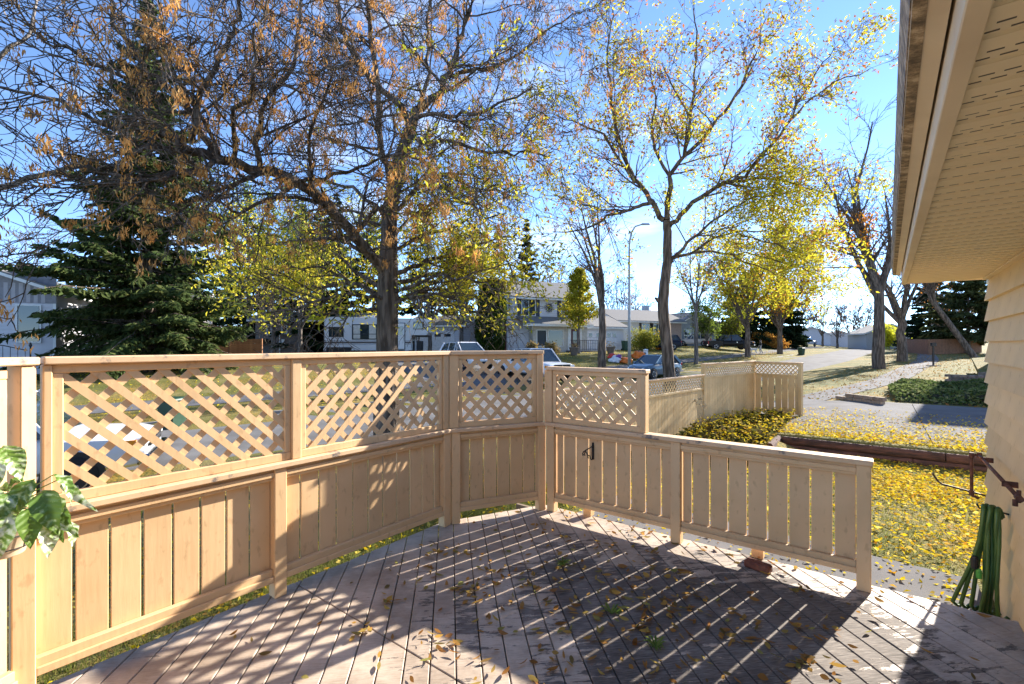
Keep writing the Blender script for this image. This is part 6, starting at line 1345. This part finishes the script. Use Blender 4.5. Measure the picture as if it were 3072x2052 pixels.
# decorations on the far lawn
dc = gp(1850, 1088); de = thing('deflated_decoration', 'deflated white and orange inflatable heap on the far lawn', 'decoration', (dc[0], dc[1], dc[2]+.05)); lump('fabric', WHC, de, (-.1, 0, .1), (.50, .45, .38), 5); lump('fabric', ORGC, de, (.62, .25, .05), (.62, .4, .30), 6); lump('fabric', REDC, de, (-.5, .3, .42), (.38, .35, .30), 7); lump('fabric', PURC, de, (.12, .1, .42), (.28, .25, .2), 8)
dc = gp(1916, 1080); pk_ = thing('pumpkin_decoration', 'round orange pumpkin decoration behind the blue hatchback', 'decoration', (dc[0], dc[1], dc[2]+.1)); lump('pumpkin', ORGC, pk_, (0, 0, .2), (.55, .55, .5), 9); MB().tube([(0, 0, .65), (.03, 0, .85)], [.06, .04], 7).build('stalk', M('stalk_green', (.1, .13, .04), .8), pk_)
dc = gp(1937, 1070); sg = thing('candle_decoration', 'small white lantern shaped decoration beside the pumpkin', 'decoration', (dc[0], dc[1], dc[2])); MB().lathe([(.22, 0), (.24, .1), (.20, .55), (.26, .6), (.24, .68), (.05, .72)], 10).build('lantern', WHC, sg); MB().box(-.1, .1, -.235, -.21, .2, .4).build('lantern_window', BLK, sg)
for u_, lab in ((1832, 'brown tub planter in front of the far garage door'), (1722, 'pale tub planter at the two-storey house walk')):
    dc = gp(u_, 1063 if u_ > 1800 else 1066); pl_ = thing('planter', lab, 'planter', tuple(dc)); MB().lathe([(.26, 0), (.42, .62), (.46, .64), (.46, .72), (.40, .72), (.38, .60)], 14).build('tub', M('brown_tub', (.16, .12, .09), .7), pl_); V, F = leafquads(RNG.normal(0, .18, (60, 3))+np.array([0, 0, .85]), .2, .3); link('dry_plant', fastmesh('dry_plant', V, F), TWG, pl_)
ps = gp(2800, 1098); mp_ = thing('mailbox_post', 'black post with a small dark box beside the sidewalk', 'post', tuple(ps), .5); MB().bar((0, 0, -.1), (0, 0, 1.55), .09, .09, up=(1, 0, 0)).build('post', IRON, mp_); MB().box(-.16, .16, -.10, .10, 1.45, 1.72).build('box', IRON, mp_, bevel=.02); MB().box(-.3, .3, -.3, .3, -.05, .06).build('footing', CONC, mp_)
# ================================================================== person walking two dogs
def skin(name, verts, edges, radii, mat, parent, root=0, sub=2):
    me = bpy.data.meshes.new(name); me.from_pydata(verts, edges, []); o = bpy.data.objects.new(name, me); C.objects.link(o); o.parent = parent; me.materials.append(mat)
    sk = o.modifiers.new('skin', 'SKIN'); sk.use_smooth_shade = True; sl = me.skin_vertices[0].data if me.skin_vertices else None
    if sl is None:
        bm = bmesh.new(); bm.from_mesh(me); bm.verts.layers.skin.verify(); bm.to_mesh(me); bm.free(); sl = me.skin_vertices[0].data
    for i, r in enumerate(radii): sl[i].radius = (r, r) if not isinstance(r, tuple) else r
    sl[root].use_root = True; ss_ = o.modifiers.new('sub', 'SUBSURF'); ss_.levels = sub; ss_.render_levels = sub; return o
pz = gp(2282, 1061); pe = thing('person', 'person in a black jacket and light trousers walking two white dogs', 'person', (pz[0], pz[1], pz[2]), math.pi/2-TH+2.6)
JKT = M('black_jacket', (.012, .012, .014), .8); TRS = M('light_trousers', (.45, .43, .40), .85); SKN = M('skin', (.50, .30, .22), .6); HAR = M('dark_hair', (.02, .014, .01), .6)
vb = [(0, 0, .98), (0, 0, 1.22), (0, 0, 1.42), (0, 0, 1.53), (.02, 0, 1.62), (.02, 0, 1.72), (0, .19, 1.42), (.06, .25, 1.16), (.22, .22, 1.0), (.30, .21, .96), (0, -.19, 1.42), (.02, -.26, 1.15), (.16, -.24, .94), (.24, -.23, .92), (0, .09, .92), (.13, .10, .50), (.05, .10, .09), (.19, .10, .04), (0, -.09, .92), (-.05, -.10, .50), (-.26, -.10, .12), (-.14, -.10, .05)]
eb = [(0, 1), (1, 2), (2, 3), (3, 4), (4, 5), (2, 6), (6, 7), (7, 8), (8, 9), (2, 10), (10, 11), (11, 12), (12, 13), (0, 14), (14, 15), (15, 16), (16, 17), (0, 18), (18, 19), (19, 20), (20, 21)]
rb = [(.15, .12), (.15, .12), (.16, .11), .055, .085, .085, .075, .06, .045, .03, .075, .06, .045, .03, .10, .075, .05, .045, .10, .075, .05, .045]
skin('body', vb, eb, rb, TRS, pe)
skin('jacket', [(0, 0, .86), (0, 0, 1.1), (0, 0, 1.40), (0, .20, 1.42), (.06, .26, 1.15), (.20, .23, 1.01), (0, -.20, 1.42), (.02, -.27, 1.14), (.14, -.25, .96), (0, 0, 1.48)], [(0, 1), (1, 2), (2, 3), (3, 4), (4, 5), (2, 6), (6, 7), (7, 8), (2, 9)], [(.19, .15), (.18, .14), (.19, .14), .095, .08, .06, .095, .08, .06, .08], JKT, pe)
skin('hair', [(-.01, 0, 1.52), (-.02, 0, 1.62), (-.01, 0, 1.74)], [(0, 1), (1, 2)], [.09, .105, .09], HAR, pe); bm = bmesh.new(); bmesh.ops.create_icosphere(bm, subdivisions=2, radius=1)
for v in bm.verts: v.co = Vector((v.co.x*.06+.075, v.co.y*.075, v.co.z*.10+1.64))
me = bpy.data.meshes.new('face'); bm.to_mesh(me); bm.free(); me.materials.append(SKN); link('face', me, None, pe)
DOG = M('white_dog_fur', (.62, .60, .56), .9, (.5, .48, .44), 20, .4, 60)
for k, (ox, oy, lab) in enumerate(((.75, -.35, 'white dog walking beside the person, darker leash side'), (.95, .75, 'white dog walking ahead near the orange hedge'))):
    cs, sn = math.cos(pe.rotation_euler.z), math.sin(pe.rotation_euler.z); x = pz[0]+cs*ox-sn*oy; y = pz[1]+sn*ox+cs*oy; dg = thing('dog', lab, 'dog', (x, y, float(zg(x, y))+.01), pe.rotation_euler.z+.1*k)
    v = [(0, 0, .50), (.22, 0, .48), (.36, 0, .56), (.48, 0, .70), (.60, 0, .68), (.70, 0, .65), (-.25, 0, .50), (-.40, 0, .55), (-.52, 0, .68), (.24, .09, .40), (.26, .09, .22), (.25, .09, .03), (.24, -.09, .40), (.20, -.09, .22), (.23, -.09, .03), (-.27, .09, .42), (-.22, .09, .30), (-.33, .09, .18), (-.30, .09, .03), (-.27, -.09, .42), (-.20, -.09, .30), (-.30, -.09, .18), (-.26, -.09, .03), (.47, .06, .80), (.47, -.06, .80)]
    e = [(0, 1), (1, 2), (2, 3), (3, 4), (4, 5), (0, 6), (6, 7), (7, 8), (1, 9), (9, 10), (10, 11), (1, 12), (12, 13), (13, 14), (6, 15), (15, 16), (16, 17), (17, 18), (6, 19), (19, 20), (20, 21), (21, 22), (3, 23), (3, 24)]
    r = [(.12, .11), (.12, .15), .10, .085, .055, .035, (.11, .10), .035, .02, .07, .04, .035, .07, .04, .035, .08, .05, .03, .035, .08, .05, .03, .035, .025, .025]; skin('body', v, e, r, DOG, dg)
    ls = thing('leash', ['dark leash between the person and the nearer white dog', 'dark leash between the person and the dog by the hedge'][k], 'leash', (0, 0, 0)); hw = (pz[0]+cs*.28-sn*(.22 if k else -.23), pz[1]+sn*.28+cs*(.22 if k else -.23), pz[2]+.95); ne = (x+cs*.38, y+sn*.38, float(zg(x, y))+.62); MB().tube([hw, tuple((np.array(hw)+np.array(ne))/2+np.array([0, 0, -.08])), ne], .012, 5).build('strap', BLK, ls)
# ================================================================== leaves blown onto the deck
rngd = np.random.default_rng(8); n = 420; x = np.concatenate([rngd.normal(-1.35, .75, n), rngd.uniform(-3.4, .7, 130), rngd.uniform(-3.3, .6, 60)]); y = np.concatenate([rngd.normal(3.05, .65, n), rngd.uniform(.6, 4.45, 130), rngd.uniform(4.25, 4.5, 60)])
k = (x > -3.4) & (x < .7) & (y < 4.48) & (y > .4) & ((x+3.45)*.95 > (y-3.5)*.5); x, y = x[k], y[k]; cx, cy = rngd.uniform(-3.1, -.2, 26), rngd.uniform(1.3, 4.1, 26)
for a, b in zip(cx, cy): x = np.concatenate([x, a+rngd.normal(0, .05, 9)]); y = np.concatenate([y, b+rngd.normal(0, .05, 9)])
k = (x > -3.4) & (x < .7) & (y < 4.48) & ((x+3.45)*.95 > (y-3.5)*.5); x, y = x[k], y[k]
def curled(P, L_, w, rng):
    """curled dry leaf: a bent strip of four quads"""
    n = len(P); a = rng.uniform(0, 6.283, n); tw = rng.normal(0, .35, n); V = np.zeros((n, 10, 3)); lift = rng.uniform(.05, .5, n)
    for i in range(5):
        s_ = i/4-.5; ww = w*[.10, .85, 1, .7, .04][i]/2; cx_ = s_*L_; h = (4*s_*s_)*lift*L_*.35
        for j, q in enumerate((-1, 1)): V[:, i*2+j, 0] = P[:, 0]+np.cos(a)*cx_-np.sin(a)*q*ww; V[:, i*2+j, 1] = P[:, 1]+np.sin(a)*cx_+np.cos(a)*q*ww; V[:, i*2+j, 2] = P[:, 2]+h+q*ww*tw+np.abs(q*ww)*.35
    F = np.array([[2*i, 2*i+1, 2*i+3, 2*i+2] for i in range(4)]); F = (np.arange(n)[:, None, None]*10+F[None]).reshape(-1, 4); return V.reshape(-1, 3), F
P = np.stack([x, y, np.full(len(x), .006)+rngd.uniform(0, .012, len(x))], 1); V, F = curled(P, rngd.uniform(.03, .088, len(x)), rngd.uniform(.012, .032, len(x)), rngd); o = link('fallen_leaves', fastmesh('fallen_leaves', V, F), LEAF_D); tag(o, 'dry curled leaves strewn over the deck boards', 'leaves', kind='stuff')
tag(o, kind='stuff')
# weeds growing up between the boards
for k, (wx_, wy_) in enumerate(((-1.42, 2.95), (-1.05, 2.78), (-2.05, 3.35))):
    t = thing('weed_tuft', ['small green weed tuft in the deck gaps amid the leaf pile', 'larger green weed tuft in the middle of the worn boards', 'thin weed tuft growing near the lattice corner boards'][k], 'weed', (wx_, wy_, 0)); n = 26; a = rngd.uniform(0, 6.283, n); L_ = rngd.uniform(.04, .10, n); Vv = []; Ff = []
    for i in range(n):
        b0 = len(Vv); dx, dy = math.cos(a[i]), math.sin(a[i]); w = .006; Vv += [(-dy*w, dx*w, 0), (dy*w, -dx*w, 0), (dx*L_[i]*.6+dy*w, dy*L_[i]*.6-dx*w, L_[i]*.45), (dx*L_[i]*.6-dy*w, dy*L_[i]*.6+dx*w, L_[i]*.45), (dx*L_[i], dy*L_[i], L_[i]*.35)]; Ff += [(b0, b0+1, b0+2), (b0, b0+2, b0+3), (b0+3, b0+2, b0+4)]
    link('blades', fastmesh('blades', np.array(Vv), np.array(Ff)), MLEAF('weed_green', [(.10, .17, .03), (.17, .24, .05), (.26, .28, .07)], .4), t)
